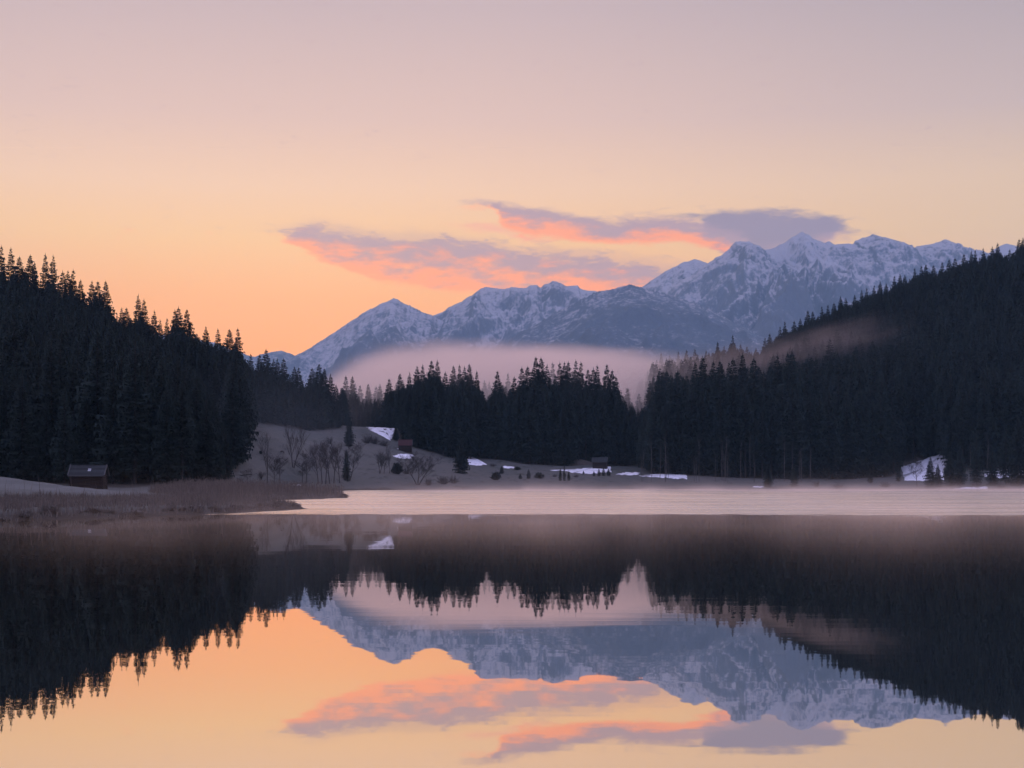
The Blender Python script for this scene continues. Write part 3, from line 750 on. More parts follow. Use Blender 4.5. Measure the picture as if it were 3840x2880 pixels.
for k, wm in enumerate(WHOLE):
    ob = bpy.data.objects.new(f'spruce_source_{k}', wm); src.objects.link(ob)
ci = ng.nodes.new('GeometryNodeCollectionInfo'); ci.inputs['Collection'].default_value = src
ci.inputs['Separate Children'].default_value = True; ci.inputs['Reset Children'].default_value = True
iop = ng.nodes.new('GeometryNodeInstanceOnPoints')
ng.links.new(gi.outputs[0], iop.inputs['Points']); ng.links.new(ci.outputs[0], iop.inputs['Instance'])
iop.inputs['Pick Instance'].default_value = True
ng.links.new(nattr('pick', 'INT'), iop.inputs['Instance Index'])
e2r = ng.nodes.new('FunctionNodeEulerToRotation'); ng.links.new(nattr('turn', 'FLOAT_VECTOR'), e2r.inputs[0]); ng.links.new(e2r.outputs[0], iop.inputs['Rotation'])
ng.links.new(nattr('size', 'FLOAT_VECTOR'), iop.inputs['Scale'])
ng.links.new(iop.outputs[0], go.inputs[0])
md = forest.modifiers.new('forest_points', 'NODES'); md.node_group = ng
print('individual spruces', n_ind + len(front), 'mass', len(rest))

# ------------------------------------------------------------------ bare trees, saplings, shrubs
def grow(mb_tr, mb_br, p, d, length, rad, depth, rr, spread=0.6, gn=0.12, maxd=4, up=0.12):
    pts, rs = [p], [rad]; n = 4
    for k in range(n):
        d = (d + Vector((rr.uniform(-gn, gn), rr.uniform(-gn, gn), up * 0.4 + rr.uniform(-gn, gn) * 0.4))).normalized()
        p = p + d * (length / n); pts.append(p); rs.append(max(0.016, rad * (1 - 0.62 * (k + 1) / n)))
    (mb_tr if depth == 0 else mb_br).tube(pts, rs, 5 if depth == 0 else 3)
    if depth >= maxd: return
    m = 9 if depth == 0 else (5 if depth < 3 else 4)
    for k in range(m):
        f = (0.35 if depth == 0 else 0.25) + 0.72 * (k + rr.random()) / m
        f = min(f, 0.98); j = min(int(f * n), n - 1)
        q = pts[j].lerp(pts[j + 1], f * n - j)
        ax = Vector((rr.uniform(-1, 1), rr.uniform(-1, 1), 0.15)).normalized()
        nd = (d * (1 - spread) + ax * spread + Vector((0, 0, up))).normalized()
        grow(mb_tr, mb_br, q, nd, length * rr.uniform(0.42, 0.62), max(0.024, rs[j] * 0.52), depth + 1, rr, spread, gn * 1.3, maxd, up)
def bare_mesh(seed, stems=1, spread=0.55, lean=0.0, H=10.0, maxd=4, gn=0.1):
    rr = random.Random(seed); a, b_ = MB(), MB()
    for s_ in range(stems):
        if stems == 1: d = Vector((lean, 0, 1)).normalized(); p0 = Vector((0, 0, -0.3))
        else:
            t_ = (s_ - (stems - 1) / 2) * 0.5; d = Vector((t_ * 0.7 + lean, rr.uniform(-0.2, 0.2), 1)).normalized(); p0 = Vector((t_ * 0.5, 0, -0.3))
        grow(a, b_, p0, d, H * rr.uniform(0.78, 0.86), 0.20, 0, rr, spread, gn, maxd, 0.10)
    return a.mesh('trunk', M_twig, True), b_.mesh('branches', M_twig)
BARE = [bare_mesh(101, 1, 0.6), bare_mesh(102, 1, 0.72), bare_mesh(103, 2, 0.6), bare_mesh(104, 1, 0.66, 0.25), bare_mesh(105, 1, 0.5, 0, 10, 3), bare_mesh(106, 3, 0.62)]
BARE_V = bare_mesh(131, 2, 0.35, 0.12, 10, 3, 0.07)
def bare_tree(px, fy, ty, meshes, label, fat=1.0, group=None, d0=185, name='bare_tree', cat='bare tree', mat=None):
    x, d = ground_at(px, fy, d0, 480)
    h = (fy - ty) / F * d
    o = bpy.data.objects.new(name, None); COL.objects.link(o)
    o.location = (x, d, tz(x, d)); s = h / 10.0; o.scale = (s * fat, s * fat, s)
    o.rotation_euler = (0, 0, 0 if meshes is BARE_V or meshes is BARE[3] else random.uniform(0, 6.28))
    tag(o, label, cat, group)
    link('trunk', meshes[0], o); link('branches', meshes[1], o)
    return o
BT = [
    (1002, 1817, 1664, 4, 'tall thin bare tree rising alone behind the reeds', 0.75),
    (1028, 1815, 1730, 0, 'short bare tree just right of the tall thin one', 0.9),
    (1050, 1815, 1726, 1, 'bushy-topped short bare tree left of the meadow gap', 1.0),
    (1133, 1814, 1733, 1, 'wide low bare tree at the left of the lakeside group', 1.15),
    (1150, 1814, 1713, 0, 'upright bare tree beside the wide low one', 0.9),
    (1194, 1816, 1697, 0, 'leftmost trunk of the dense lakeside clump of bare trees', 0.8),
    (1208, 1815, 1690, 4, 'thin trunk second in the dense lakeside clump', 0.8),
    (1221, 1814, 1680, 1, 'broad-crowned tallest tree of the lakeside clump', 0.8),
    (1236, 1814, 1682, 0, 'bare tree just right of the tallest in the clump', 0.8),
    (1252, 1813, 1690, 4, 'slender bare tree right of centre in the clump', 0.8),
    (1274, 1812, 1694, 0, 'bare tree at the right side of the clump, beside a thin spruce', 0.75),
    (1311, 1804, 1692, 3, 'bare tree leaning right with a bent trunk at the clump end', 0.9),
    (1461, 1776, 1690, 4, 'single thin pole-like bare tree on the middle meadow', 0.6),
    (1567, 1819, 1722, 5, 'spreading many-stemmed bare tree near the water', 1.2),
    (1424, 1776, 1712, 2, 'pale bare sapling pair left of the pole-like tree', 1.0),
    (1440, 1776, 1722, 0, 'small bare sapling beside the pole-like tree', 1.0),
    (3439, 1827, 1729, 1, 'bare birch-like tree before the white snow slope', 0.85),
    (930, 1815, 1765, 1, 'low bare tree at the left meadow edge', 1.2),
    (975, 1815, 1780, 2, 'very low bare thicket tree left of the tall thin one', 1.3),
]
for px, fy, ty, kd, lab, fat in BT: bare_tree(px, fy, ty, BARE[kd], lab, fat, 'bare trees along the lake meadow')
bare_tree(1100, 1756, 1638, BARE_V, 'V-shaped bare tree with two long stems on the meadow slope', 1.0, 'bare trees along the lake meadow')
# pale bare saplings along the foot of the right forest
SAP = []
for sd_ in (201, 202, 203):
    rr = random.Random(sd_); a, b_ = MB(), MB()
    p = Vector((0, 0, -0.2)); pts = [p]
    for k in range(5): p = p + Vector((rr.uniform(-.18, .18), rr.uniform(-.18, .18), 2.05)); pts.append(p)
    a.tube(pts, [0.11, .10, .085, .07, .05, .02], 4)
    for k in range(16):
        q = pts[1].lerp(pts[5], (k + rr.random()) / 16); an = rr.uniform(0, 6.28); l = rr.uniform(0.7, 1.7)
        b_.tube([q, q + Vector((math.cos(an) * l * .5, math.sin(an) * l * .5, l * .5)), q + Vector((math.cos(an) * l * .8, math.sin(an) * l * .8, l * 1.1))], [.03, .022, .012], 3)
    SAP.append((a.mesh('trunk', M_pale), b_.mesh('branches', M_twig)))
for k in range(34):
    px = random.uniform(2405, 3160) if k < 26 else random.uniform(3580, 3830)
    fy = random.uniform(1795, 1815); ms = random.choice(SAP)
    right = px > 3500
    lab = 'thin pale bare trunk at the foot of the far right forest' if right else 'thin pale bare trunk standing before the right lakeside forest'
    bare_tree(px, fy, fy - random.uniform(95, 175), ms, lab, random.uniform(.6, 1.0), 'pale trunks below the far right forest' if right else 'pale trunks along the right forest edge', 385, 'bare_sapling', 'sapling')
def shrub_mesh(seed, n=150, dens=1.0, dark=False):
    rr = random.Random(seed); b_ = MB()
    for k in range(n):
        a, e = rr.uniform(0, 6.28), rr.uniform(0.25, 1.45); l = rr.uniform(0.55, 1.0)
        d = Vector((math.cos(a) * math.cos(e) * 1.1, math.sin(a) * math.cos(e) * 1.1, math.sin(e)))
        r0 = Vector((math.cos(a), math.sin(a), 0)) * rr.uniform(0, 0.35)
        m_ = r0 + d * l * 0.5 + Vector((rr.uniform(-.08, .08), rr.uniform(-.08, .08), 0.05)); e_ = r0 + d * l
        b_.tube([r0, m_, e_], [0.018, 0.013, 0.005], 3)
        for q in range(4):
            t_ = m_.lerp(e_, rr.random()); v_ = Vector((rr.uniform(-1, 1), rr.uniform(-1, 1), rr.uniform(0, 1))) * 0.22
            b_.tube([t_, t_ + v_], [0.009, 0.004], 3)
            if dark:
                s1 = Vector((rr.uniform(-1, 1), rr.uniform(-1, 1), rr.uniform(-.6, .6))) * 0.13
                b_.face((t_, t_ + v_ * 0.6 + s1, t_ + v_))
    return b_.mesh('shrub', M_needle if dark else M_twig)
SHR = [shrub_mesh(301, 60), shrub_mesh(302, 70), shrub_mesh(303, 90)]
SHD = [shrub_mesh(311, 260, 1, True), shrub_mesh(312, 220, 1, True)]
SH = [
    (1234, 1664, 32, 42, SHR[0], 'rounded bare shrub high on the meadow slope'),
    (1402, 1664, 34, 50, SHR[2], 'bare thicket below the big snow patch, left part'),
    (1440, 1672, 26, 45, SHR[1], 'bare thicket below the big snow patch, right part'),
    (1376, 1662, 40, 40, SHR[1], 'bare shrub at the left of the thicket below the snow'),
    (1490, 1778, 44, 42, SHD[0], 'dark green bush on the middle meadow'),
    (1526, 1778, 30, 34, SHR[0], 'bare bush right of the dark green bush'),
    (1662, 1816, 38, 52, SHR[2], 'low brush beside the many-stemmed bare tree, left hump'),
    (1700, 1812, 34, 44, SHR[1], 'low brush beside the many-stemmed bare tree, right hump'),
    (1610, 1820, 34, 40, SHR[0], 'bare brush under the many-stemmed tree'),
    (1860, 1800, 34, 36, SHD[1], 'round dark bush on the marsh'),
    (2023, 1794, 24, 34, SHD[0], 'low dark bush between the little spruces on the marsh'),
    (1848, 1748, 14, 30, SHR[1], 'small brush below the snow strip on the marsh'),
    (2080, 1788, 12, 24, SHR[0], 'tiny bush left of three thin young spruces'),
    (2160, 1790, 14, 22, SHR[1], 'tiny bush at the edge of the snow'),
    (1940, 1762, 14, 26, SHD[1], 'tiny dark bush at the end of the snow strip'),
    (978, 1702, 14, 12, SHD[1], 'tiny dark bush on the slope left of the grazing animal'),
    (900, 1815, 30, 30, SHR[2], 'bare brush at the corner of the left forest'),
    (3060, 1826, 26, 40, SHR[0], 'brush on the right shore below the forest'),
    (3140, 1828, 20, 44, SHR[1], 'low brush on the right shore before the snow gap'),
    (3320, 1828, 24, 44, SHR[2], 'brush on the shore below the white snow slope'),
    (3660, 1830, 24, 44, SHR[0], 'brush above the snow strip on the right shore'),
    (3750, 1830, 28, 44, SHR[1], 'brush near the right end of the shore'),
]
for px, fy, hh, wd, me, lab in SH:
    x, d = ground_at(px, fy, 190, 480)
    o = link('shrub', me); o.location = (x, d, tz(x, d) - 0.1)
    o.scale = (wd / F * d * 0.55, wd / F * d * 0.55, hh / F * d); o.rotation_euler = (0, 0, random.uniform(0, 6.28))
    tag(o, lab, 'shrub')

# ------------------------------------------------------------------ snow patches
def snow_patch(poly, label, d0=300, d1=520, thick=0.12):
    """a bank of old snow lying on the slope, its outline given where it appears"""
    pts = []
    n = len(poly)
    for i in range(n):
        ax, ay = poly[i]; bx, by = poly[(i + 1) % n]
        for k in range(6):
            f = k / 6; px = ax + (bx - ax) * f; py = ay + (by - ay) * f
            j = 3.4 * perlin(np.array([px * 0.09]), np.array([py * 0.3]), 5)[0]
            pts.append(ground_at(px + j * 2, py + j, d0, d1, 0.35))
    pts = np.array(pts); c = pts.mean(0)
    rings = [(1.0, -0.15), (0.97, thick * 0.5), (0.85, thick), (0.6, thick * 1.1), (0.3, thick * 1.15)]
    v, f = [], []
    m_ = len(pts)
    for s_, up in rings:
        q = c + (pts - c) * s_
        z = terrain(q[:, 0], q[:, 1]) + up
        v += [(a, b_, e) for (a, b_), e in zip(q, z)]
    for r_ in range(len(rings) - 1):
        for i in range(m_): f.append((r_ * m_ + i, r_ * m_ + (i + 1) % m_, (r_ + 1) * m_ + (i + 1) % m_, (r_ + 1) * m_ + i))
    v.append((c[0], c[1], tz(*c) + thick * 1.15)); k0 = (len(rings) - 1) * m_
    for i in range(m_): f.append((k0 + i, k0 + (i + 1) % m_, len(v) - 1))
    o = mesh_obj('snow_patch', v, f, M_snow, smooth=True)
    return tag(o, label, 'snow patch', 'old snow patches left on the meadows')
snow_patch([(1349, 1597), (1400, 1595), (1446, 1596), (1486, 1604), (1478, 1640), (1463, 1654), (1440, 1641), (1412, 1627), (1386, 1614), (1380, 1602)], 'big white snow patch high on the slope at the forest edge')
snow_patch([(1106, 1578), (1120, 1572), (1150, 1572), (1186, 1580), (1170, 1588), (1140, 1592), (1118, 1588)], 'faint snow patch at the top of the left meadow', 380)
snow_patch([(1476, 1712), (1492, 1704), (1525, 1702), (1550, 1706), (1551, 1716), (1540, 1722), (1500, 1719)], 'oval snow patch below the red-roofed hut')
snow_patch([(1752, 1708), (1766, 1712), (1792, 1722), (1829, 1744), (1800, 1747), (1754, 1742)], 'sloping snow patch under a dark spruce in the middle')
snow_patch([(1884, 1750), (1910, 1749), (1942, 1753), (1930, 1757), (1890, 1756)], 'narrow snow strip at the foot of the middle forest')
snow_patch([(2060, 1764), (2128, 1761), (2200, 1756), (2293, 1750), (2294, 1770), (2246, 1774), (2198, 1777), (2152, 1774), (2120, 1767)], 'long snow patch in front of the grey hut')
snow_patch([(2306, 1779), (2340, 1773), (2396, 1771), (2398, 1779), (2360, 1783)], 'small snow patch just right of the grey hut')
snow_patch([(2396, 1786), (2450, 1779), (2534, 1773), (2560, 1779), (2577, 1782), (2578, 1796), (2540, 1796), (2500, 1792), (2460, 1790)], 'ragged snow patch at the left foot of the right forest')
snow_patch([(3378, 1750), (3420, 1738), (3468, 1723), (3515, 1706), (3560, 1690), (3572, 1700), (3560, 1730), (3542, 1757), (3540, 1800), (3458, 1804), (3392, 1804), (3384, 1780)], 'largest white snow slope shining through the right forest', 380)
snow_patch([(3168, 1775), (3178, 1735), (3210, 1728), (3232, 1740), (3236, 1782), (3200, 1788)], 'snow gap glimpsed between trunks left of the white slope', 385)
snow_patch([(3268, 1766), (3290, 1760), (3314, 1766), (3312, 1784), (3284, 1786)], 'small snow scrap close left of the white slope', 385)
snow_patch([(3690, 1790), (3702, 1762), (3760, 1758), (3834, 1760), (3850, 1790), (3760, 1797)], 'snow seen low between the trunks at the right edge', 385)
snow_patch([(3576, 1836), (3610, 1829), (3670, 1827), (3705, 1826), (3704, 1835), (3650, 1838)], 'thin snow strip on the shore at the right', 372)
snow_patch([(1094, 1820), (1118, 1819), (1129, 1820.5), (1112, 1822.5)], 'thin pale flat strip behind the reed spit', 200)  # pale board-like strip, built with the snow patch mesh
snow_patch([(2815, 1828), (2840, 1825), (2872, 1828), (2850, 1831)], 'small snow streak on the right shore', 372)

# ------------------------------------------------------------------ huts
def hut(px, base_y, eave_y, ridge_y, wpx, d, label, roof_mat, rot=0.0, rows=11, pane=False, depth=1.0, n_logs=7, z0=None):
    x = (px - CX) / F * d
    wd = wpx / F * d; ze = CAM_Z + (YH - eave_y) / F * d; zr = CAM_Z + (YH - ridge_y) / F * d
    zb = tz(x, d) - 0.15 if z0 is None else z0
    root = bpy.data.objects.new('log_hut', None); COL.objects.link(root)
    half = depth
    root.location = (x, d + half, zb); root.rotation_euler = (0, 0, rot)
    tag(root, label, 'hut')
    ze -= zb; zr -= zb
    # walls of stacked logs with crossed corner ends
    wall = bpy.data.objects.new('wall', None)
    wb = MB(); wb.box((0, 0, ze / 2), (wd * 0.84, half * 1.56, ze)); wall = wb.build('wall', M_log, root)
    hgt = ze / n_logs
    lm = MB(); lm.tube([(-wd * 0.47, 0, 0), (wd * 0.47, 0, 0)], [hgt * 0.52] * 2, 8, True); lmesh = lm.mesh('log', M_log)
    gm = MB(); gm.tube([(0, -half * 0.95, 0), (0, half * 0.95, 0)], [hgt * 0.52] * 2, 8, True); gmesh = gm.mesh('log', M_log)
    for k in range(n_logs):
        for sy in (-1, 1):
            l_ = link('log', lmesh, wall); l_.location = (0, sy * half * 0.80, hgt * (k + 0.5)); l_.rotation_euler = (random.uniform(0, 6), 0, 0)
        for sx in (-1, 1):
            l_ = link('log', gmesh, wall); l_.location = (sx * wd * 0.43, 0, hgt * (k + 0.5) + hgt * 0.5)
    g = MB()
    for sx in (-1, 1):
        xx = sx * wd * 0.43
        g.face(((xx, -half * 0.8, ze), (xx, half * 0.8, ze), (xx, 0, zr - 0.12)))
        g.face(((xx + .05, half * 0.8, ze), (xx + .05, -half * 0.8, ze), (xx + .05, 0, zr - 0.12)))
    g.build('gable', M_log, root)
    # roof: overlapping shingle courses on both slopes
    rise = zr - ze; run = half; sl = math.hypot(run, rise); an = math.atan2(rise, run)
    rb = MB()
    for sy in (-1, 1):
        mt = Matrix.Rotation(-sy * an, 3, 'X')
        rb.box((0, sy * run / 2, ze + rise / 2 - 0.03), (wd * 0.98, sl, 0.05), mt)
    roof = rb.build('roof', roof_mat, root)
    cs = MB(); cs.box((0, 0, 0), (wd, sl / rows * 1.25, 0.035)); cmesh = cs.mesh('shingle_course', roof_mat)
    for sy in (-1, 1):
        for k in range(rows):
            f = (k + 0.5) / rows
            c_ = link('shingle_course', cmesh, roof)
            c_.location = (random.uniform(-.01, .01), sy * run * (1 - f), ze + rise * f + 0.02); c_.rotation_euler = (-sy * (an - 0.10), 0, 0)
    for sx in (-1, 1):
        for sy in (-1, 1):
            vb = MB(); vb.box((sx * wd * 0.51, sy * run / 2, ze + rise / 2 + 0.04), (wd * 0.028, sl * 1.04, 0.14), Matrix.Rotation(-sy * an, 3, 'X')); vb.build('verge_board', M_verge, root)
    rc = MB(); rc.box((0, 0, zr + 0.05), (wd * 1.02, 0.16, 0.05)); rc.build('ridge_board', M_shingle if roof_mat is not M_red else M_red, root)
    eb = MB(); eb.box((0, -run - 0.02, ze - 0.02), (wd, 0.04, 0.10)); eb.build('eave_board', M_verge if roof_mat is not M_red else M_red, root)
    if pane:
        wbm = MB(); f = 0.50
        for q in (-0.09, 0.09):
            wbm.box((wd * 0.06, -run * (1 - f) + q * 1.1, ze + rise * f + 0.075 + q * 0.8), (wd * 0.085, sl * 0.085, 0.04), Matrix.Rotation(an, 3, 'X'))
        wbm.build('skylight', M_glass, root)
    return root
hut(317, 1826, 1784, 1745, 131, 150, 'small log hay hut with shingled roof and pale skylight by the left forest', M_shingle, 0.10, 11, True, 1.5, 8, z0=1.2)
hut(2252, 1750, 1733, 1715, 56, 428, 'grey-roofed log hut behind the long snow patch', M_shingle, -0.16, 9, False, 1.9, 6)
hut(1518, 1690, 1670, 1648, 52, 418, 'hut with a dull red roof half hidden by the middle forest', M_red, 0.04, 8, False, 1.9, 5)
# snow left along the red roof's eave and on the ground before it
snow_patch([(1490, 1684), (1500, 1684), (1511, 1688), (1506, 1690)], 'small snow scrap at the red-roofed hut', 380)
# round grassy mound left of the grey hut
x, d = ground_at(2180, 1752, 390, 440)
mb = MB(); nn = 20
for j in range(6):
    for k in range(nn):
        a = 2 * math.pi * k / nn; r_ = 1 - j / 6; mb.v.append((math.cos(a) * r_ * 5.2, math.sin(a) * r_ * 4.0, 2.0 * (1 - r_ ** 2) ** 0.8 + 0.12 * math.sin(k * 2.1 + j) - 0.3))
for j in range(5):
    for k in range(nn): mb.f.append((j * nn + k, j * nn + (k + 1) % nn, (j + 1) * nn + (k + 1) % nn, (j + 1) * nn + k))
mb.f.append(tuple(5 * nn + k for k in range(nn)))
o = mb.build('hay_mound', simple('dead_hay', (0.075, 0.065, 0.058), 0.3, 0.8, 0.95, bump=0.4), None, True); o.location = (x, d + 14, tz(x, d + 14))
tag(o, 'low rounded dark mound left of the grey hut', 'mound')

# small animal grazing on the meadow
x, d = ground_at(1059, 1704, 230, 420)
me = bpy.data.meshes.new('deer')
V = [(0, 0, .72), (.28, 0, .75), (.5, 0, .74), (-.25, 0, .74), (-.42, 0, .70),            # back
     (.66, 0, .60), (.80, 0, .36), (.92, 0, .20),                                           # neck and head, lowered to graze
     (.46, .11, .52), (.47, .11, .26), (.48, .11, .0), (.46, -.11, .52), (.45, -.11, .26), (.50, -.11, .0),
     (-.40, .11, .50), (-.48, .11, .30), (-.43, .11, .0), (-.40, -.11, .50), (-.50, -.11, .30), (-.46, -.11, .0), (-.52, 0, .62)]
Eg = [(0, 1), (1, 2), (0, 3), (3, 4), (2, 5), (5, 6), (6, 7), (2, 8), (8, 9), (9, 10), (2, 11), (11, 12), (12, 13), (4, 14), (14, 15), (15, 16), (4, 17), (17, 18), (18, 19), (4, 20)]
RD = [.17, .18, .15, .17, .16, .09, .07, .04, .07, .035, .025, .07, .035, .025, .09, .035, .025, .09, .035, .025, .03]
me.from_pydata(V, Eg, []); me.materials.append(M_fur)
o = link('deer', me); md = o.modifiers.new('skin', 'SKIN')
for sv, r_ in zip(me.skin_vertices[0].data, RD): sv.radius = (r_, r_)
me.skin_vertices[0].data[0].use_root = True
o.modifiers.new('round', 'SUBSURF').levels = 1
o.location = (x, d, tz(x, d)); o.rotation_euler = (0, 0, 2.7); o.scale = (0.85,) * 3
tag(o, 'tiny dark animal grazing on the frosted meadow slope', 'deer')
# fallen log at the left meadow edge
x, d = ground_at(918, 1793, 215, 330)
mb = MB(); mb.tube([(-1.6, 0, .1), (-0.3, .1, .32), (1.3, .1, .52)], [.11, .10, .07], 6, True)
o = mb.build('fallen_trunk', M_bark, None, True); o.location = (x, d, tz(x, d)); tag(o, 'dark fallen trunk leaning at the left meadow edge', 'log')

# ------------------------------------------------------------------ reeds and shore grass
def blades(mb, x, y, z, h, wd, lean, rr):
    a = rr.uniform(0, 6.28); la = rr.uniform(0, 6.28); lx, ly = math.cos(la) * lean * h, math.sin(la) * lean * h
    cx, cy = math.cos(a) * wd, math.sin(a) * wd
    i = len(mb.v)
    mb.v += [(x - cx, y - cy, z - .05), (x + cx, y + cy, z - .05), (x + lx * .35 + cx * .8, y + ly * .35 + cy * .8, z + h * .6), (x + lx * .35 - cx * .8, y + ly * .35 - cy * .8, z + h * .6), (x + lx, y + ly, z + h)]
    mb.f += [(i, i + 1, i + 2, i + 3), (i + 3, i + 2, i + 4)]
rr = random.Random(5)
def inside_px(n, fn):
    got = 0; k = 0; res = []
    while got < n and k < n * 60:
        k += 1; r_ = fn()
        if r_: res.append(r_); got += 1
    return res
cx_ = rng.uniform(-75, -14, 120000); cy_ = rng.uniform(66, 250, 120000)
sd = lake_sd(cx_, cy_); pxr = to_px(cx_, cy_)
spit = (cy_ > 131)
clump = fbm(cx_ * 0.35, cy_ * 0.35, 4, 71)
keep_bank = (~spit) & (sd > 0.5) & (cy_ < np.interp(pxr, [0, 420, 700], [103, 106, 124])) & (pxr > -150) & (clump > -0.35)
keep_spit = spit & (sd > 0.3) & (sd < 22) & (pxr > 560 + 60 * clump) & (cy_ < 215) & (clump > -0.2)
zc = terrain(cx_, cy_)
mb = MB()
ib = np.nonzero(keep_bank)[0][:13000]; isx = np.nonzero(keep_spit)[0][:9500]
for i in ib:
    h = rr.triangular(0.25, 0.80, 0.5) * (0.8 + 0.5 * max(0, clump[i]))
    if rr.random() < 0.012: h = rr.uniform(1.0, 2.0)
    blades(mb, cx_[i], cy_[i], zc[i], h, 0.016, 0.16, rr)
for i in isx:
    h = rr.triangular(0.5, 1.6, 1.05) * min(1, 0.45 + max(0, (pxr[i] - 560) / 300))
    blades(mb, cx_[i], cy_[i], zc[i], h, 0.020, 0.12, rr)
    if rr.random() < 0.25:
        j = len(mb.v); x, y, z = cx_[i], cy_[i], zc[i] + h; a = rr.uniform(0, 6.28); q, s_ = math.cos(a) * .09, math.sin(a) * .09
        mb.v += [(x, y, z - .1), (x + q, y + s_, z + .1), (x + q * .6, y + s_ * .6, z + .26)]; mb.f.append((j, j + 1, j + 2))
o = mb.build('reeds', M_reed); tag(o, 'dry brown reeds covering the left bank and the spit', 'reeds', kind='stuff')
# low frosted grass over the bank
mb = MB(); ig = np.nonzero((sd > 0.1) & (cy_ < np.interp(pxr, [0, 420, 700], [104, 107, 126])) & (pxr > -150))[0][-16000:]
for i in ig: blades(mb, cx_[i], cy_[i], zc[i], rr.uniform(0.15, 0.4), 0.03, 0.5, rr)
ig = np.nonzero(spit & (sd > 0.05) & (sd < 3) & (cy_ < 200))[0][:5000]
for i in ig: blades(mb, cx_[i], cy_[i], zc[i], rr.uniform(0.2, 0.5), 0.03, 0.5, rr)
o = mb.build('grass', M_tuss); tag(o, 'frosted brown grass on the left bank', 'grass', kind='stuff')
# tussocks along the waterline
def tussock_mesh(seed, n=170):
    q = random.Random(seed); b_ = MB()
    for k in range(n):
        a = q.uniform(0, 6.28); r0 = q.uniform(0, 0.25); e = q.uniform(0.35, 1.4); l = q.uniform(0.5, 1.0)
        dx_, dy_ = math.cos(a), math.sin(a); sx, sy = -dy_ * .035, dx_ * .035
        p0 = Vector((dx_ * r0, dy_ * r0, 0)); p1 = p0 + Vector((dx_ * math.cos(e) * l * .6, dy_ * math.cos(e) * l * .6, math.sin(e) * l * .7)); p2 = p1 + Vector((dx_ * l * .42, dy_ * l * .42, -0.12 * l * q.uniform(0, 2.5)))
        i = len(b_.v); S_ = Vector((sx, sy, 0))
        b_.v += [tuple(v) for v in (p0 - S_, p0 + S_, p1 + S_ * .8, p1 - S_ * .8, p2)]; b_.f += [(i, i + 1, i + 2, i + 3), (i + 3, i + 2, i + 4)]
    return b_
TUS = [tussock_mesh(400 + k).mesh('grass_tussock', M_tuss) for k in range(4)]
TUD = [tussock_mesh(420 + k, 240).mesh('grass_tussock', M_darktuss) for k in range(2)]
shore = [(-38, 63.5), (-31, 66), (-26, 72.3), (-24.6, 76), (-21.6, 82), (-17.7, 89), (-16.5, 95.7), (-15.4, 102)]
seg = np.array(shore); ln = np.concatenate([[0], np.cumsum(np.hypot(*np.diff(seg, axis=0).T))])
s_ = 1.0
while s_ < ln[-1]:
    x = np.interp(s_, ln, seg[:, 0]) - rr.uniform(0.3, 1.6); y = np.interp(s_, ln, seg[:, 1]) + rr.uniform(0.1, 1.6)
    near_tip = y > 84
    o = link('grass_tussock', rr.choice(TUD if rr.random() < (.6 if near_tip else .4) else TUS)); o.location = (x, y, tz(x, y) - 0.03)
    k = rr.uniform(0.32, 0.72); o.scale = (k * rr.uniform(1.0, 1.5), k * 1.1, k * rr.uniform(0.6, 0.95)); o.rotation_euler = (0, 0, rr.uniform(0, 6.28))
    tag(o, 'frosted drooping grass tussock along the waterline of the left bank', 'grass tussock', 'tussocks along the left waterline')
    s_ += rr.uniform(0.5, 1.1)
def islet(px, y, wd, hh, label):
    x = (px - CX) / F * y
    root = link('sedge_islet', TUD[0]); root.location = (x, y, 0.02); root.scale = (wd, wd * .8, hh); tag(root, label, 'sedge tuft')
islet(1098, 103.5, 0.75, 0.36, 'dark sedge tuft at the outermost tip of the near bank')
islet(1290, 173, 1.0, 0.75, 'dark round sedge tuft at the tip of the reed spit')
islet(1065, 102.5, 0.6, 0.28, 'flat dark sedge tuft just left of the near bank tip')

# ------------------------------------------------------------------ air: haze, valley fog, lake mist
def volume_box(name, lo, hi, mat, label):
    mb = MB(); mb.box([(a + b_) / 2 for a, b_ in zip(lo, hi)], [b_ - a for a, b_ in zip(lo, hi)])
    o = mb.build(name, mat); tag(o, label, kind='stuff'); return o
def vol_mat(name, color, aniso):
    m, t, o = mat_new(name); v = t.new('ShaderNodeVolumePrincipled')
    v.inputs['Color'].default_value = (*color, 1); v.inputs['Anisotropy'].default_value = aniso
    t.l.new(v.outputs[0], o.inputs['Volume']); return m, t, v
M_haze, t, v = vol_mat('haze', (0.42, 0.72, 1.0), 0.4)
v.inputs['Density'].default_value = 6.4e-5
volume_box('haze', (-6800, -200, -5), (6800, 9700, 1700), M_haze, 'thin blue morning haze')

M_fog, t, v = vol_mat('valley_fog', (1.0, 0.885, 0.82), 0.45)  # pink of the sky glow put into the fog's scatter colour
pos = t.new('ShaderNodeNewGeometry').outputs['Position']; X, Y, Z = t.sep(pos)
u = t.m('DIVIDE', X, Y)
nz = t.noise(t.vm('MULTIPLY', pos, (0.6, 0.4, 2.6)), 0.016, 5, 0.6)
top = t.m('MULTIPLY', Y, t.curve(t.mapr(u, -0.16, 0.20), [(0.0, .36), (0.078, .60), (0.139, .70), (0.214, .75), (0.444, .765), (0.575, .75), (0.647, .73), (0.711, .71), (0.783, .69), (1.0, .62)]))
top = t.m('ADD', t.m('MULTIPLY', top, 0.113), t.m('MULTIPLY', t.m('SUBTRACT', nz, 0.5), 30.0))
dens = t.m('MULTIPLY', t.smooth(t.m('SUBTRACT', top, Z), -10.0, 24.0), t.smooth(Y, 470, 680))
dens = t.m('MULTIPLY', dens, t.smooth(u, -0.165, -0.055))
dens = t.m('MULTIPLY', dens, t.mapr(nz, 0.3, 0.7, 0.2, 1.7))
t.l.new(t.m('MULTIPLY', dens, 0.050), v.inputs['Density'])
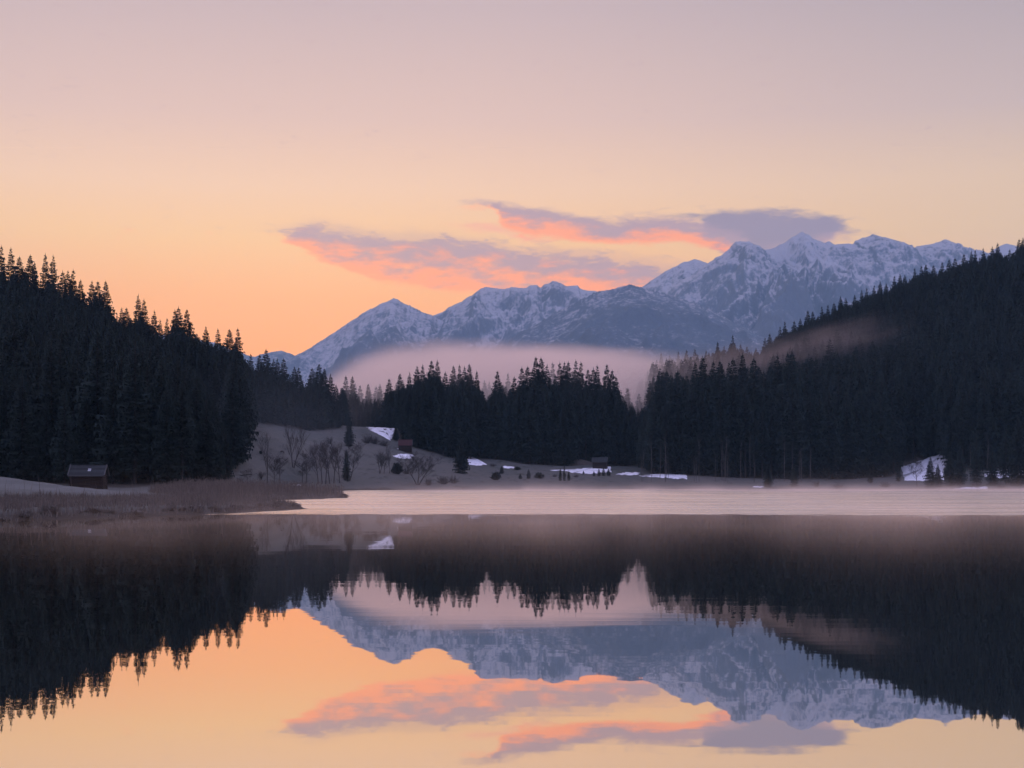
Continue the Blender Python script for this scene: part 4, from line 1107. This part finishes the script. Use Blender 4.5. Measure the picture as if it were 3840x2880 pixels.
volume_box('fog', (-170, 460, -3), (260, 1150, 110), M_fog, 'pale pink fog bank lying in the valley behind the middle forest')
M_fog.cycles.volume_step_rate = 0.35

M_wisp, t, v = vol_mat('fog_wisp', (1.0, 0.86, 0.82), 0.6)
co = t.new('ShaderNodeTexCoord').outputs['Object']
rad = t.vm('LENGTH', co)
nz = t.noise(co, 2.2, 5, 0.6)
dens = t.smooth(t.m('ADD', rad, t.m('MULTIPLY', t.m('SUBTRACT', nz, 0.5), 1.5)), 1.15, -0.1)
t.l.new(t.m('MULTIPLY', dens, 0.0058), v.inputs['Density'])
M_wisp.cycles.volume_step_rate = 0.35
def blob(name, c, size, rot, mat, label):
    bm = bmesh.new(); bmesh.ops.create_icosphere(bm, subdivisions=2, radius=1.45); me = bpy.data.meshes.new(name); bm.to_mesh(me); bm.free(); me.materials.append(mat)
    o = link(name, me); o.location = c; o.scale = size; o.rotation_euler = rot; tag(o, label, kind='stuff'); return o
c = W(3080, 1300, 540); blob('fog', c, (30, 50, 8.5), (0, -0.22, 0), M_wisp, 'thin wisp of fog rising before the right hill')
c = W(2750, 1370, 560); blob('fog', c, (34, 60, 9), (0, -0.1, 0), M_wisp, 'fog drifting behind the right lakeside forest')

def thin_fog(name, k):
    m, t, v = vol_mat(name, (0.80, 0.90, 1.0), 0.3)
    co = t.new('ShaderNodeTexCoord').outputs['Object']
    nz = t.noise(co, 1.6, 4, 0.6)
    dens = t.smooth(t.m('ADD', t.vm('LENGTH', co), t.m('MULTIPLY', t.m('SUBTRACT', nz, 0.5), 0.9)), 1.25, 0.0)
    t.l.new(t.m('MULTIPLY', dens, k), v.inputs['Density']); m.cycles.volume_step_rate = 0.5
    return m
c = W(3230, 1430, 545); blob('fog', c, (66, 46, 24), (0, -0.15, 0), thin_fog('slope_haze', 0.0011), 'faint haze hanging between the right shore trees and the hill')
c = W(1060, 1600, 335); blob('fog', c, (24, 60, 15), (0, 0.1, 0), thin_fog('meadow_haze', 0.0009), 'faint haze over the left meadow and forest corner')
M_mist, t, v = vol_mat('lake_mist', (1.0, 0.84, 0.75), 0.6)  # rosy sky glow put into the mist colour as well
pos = t.new('ShaderNodeNewGeometry').outputs['Position']; X, Y, Z = t.sep(pos)
nz = t.noise(t.vm('MULTIPLY', pos, (1, 0.7, 0.8)), 0.10, 4, 0.6)
big = t.noise(t.vm('MULTIPLY', pos, (1, 0.5, 0)), 0.05, 3, 0.55)
hgt = t.m('POWER', 2.718, t.m('MULTIPLY', Z, -1.9))
dens = t.m('MULTIPLY', t.m('MULTIPLY', hgt, t.smooth(nz, 0.36, 0.68)), t.smooth(big, 0.3, 0.72, 0.1, 1.75))
dens = t.m('MULTIPLY', dens, t.m('MULTIPLY', t.smooth(Y, 34, 78), t.smooth(Y, 385, 345)))
dens = t.m('MULTIPLY', dens, t.m('MULTIPLY', t.mapr(t.m('ABSOLUTE', t.m('SUBTRACT', Y, 190)), 60, 115, 0.35, 1.9), t.smooth(X, -30, -8, 0.08, 1.0)))
t.l.new(t.m('MULTIPLY', dens, 0.026), v.inputs['Density'])
M_mist.cycles.volume_step_rate = 0.2
volume_box('mist', (-75, 26, -1.2), (180, 388, 3.6), M_mist, 'thin mist smoking off the lake surface')
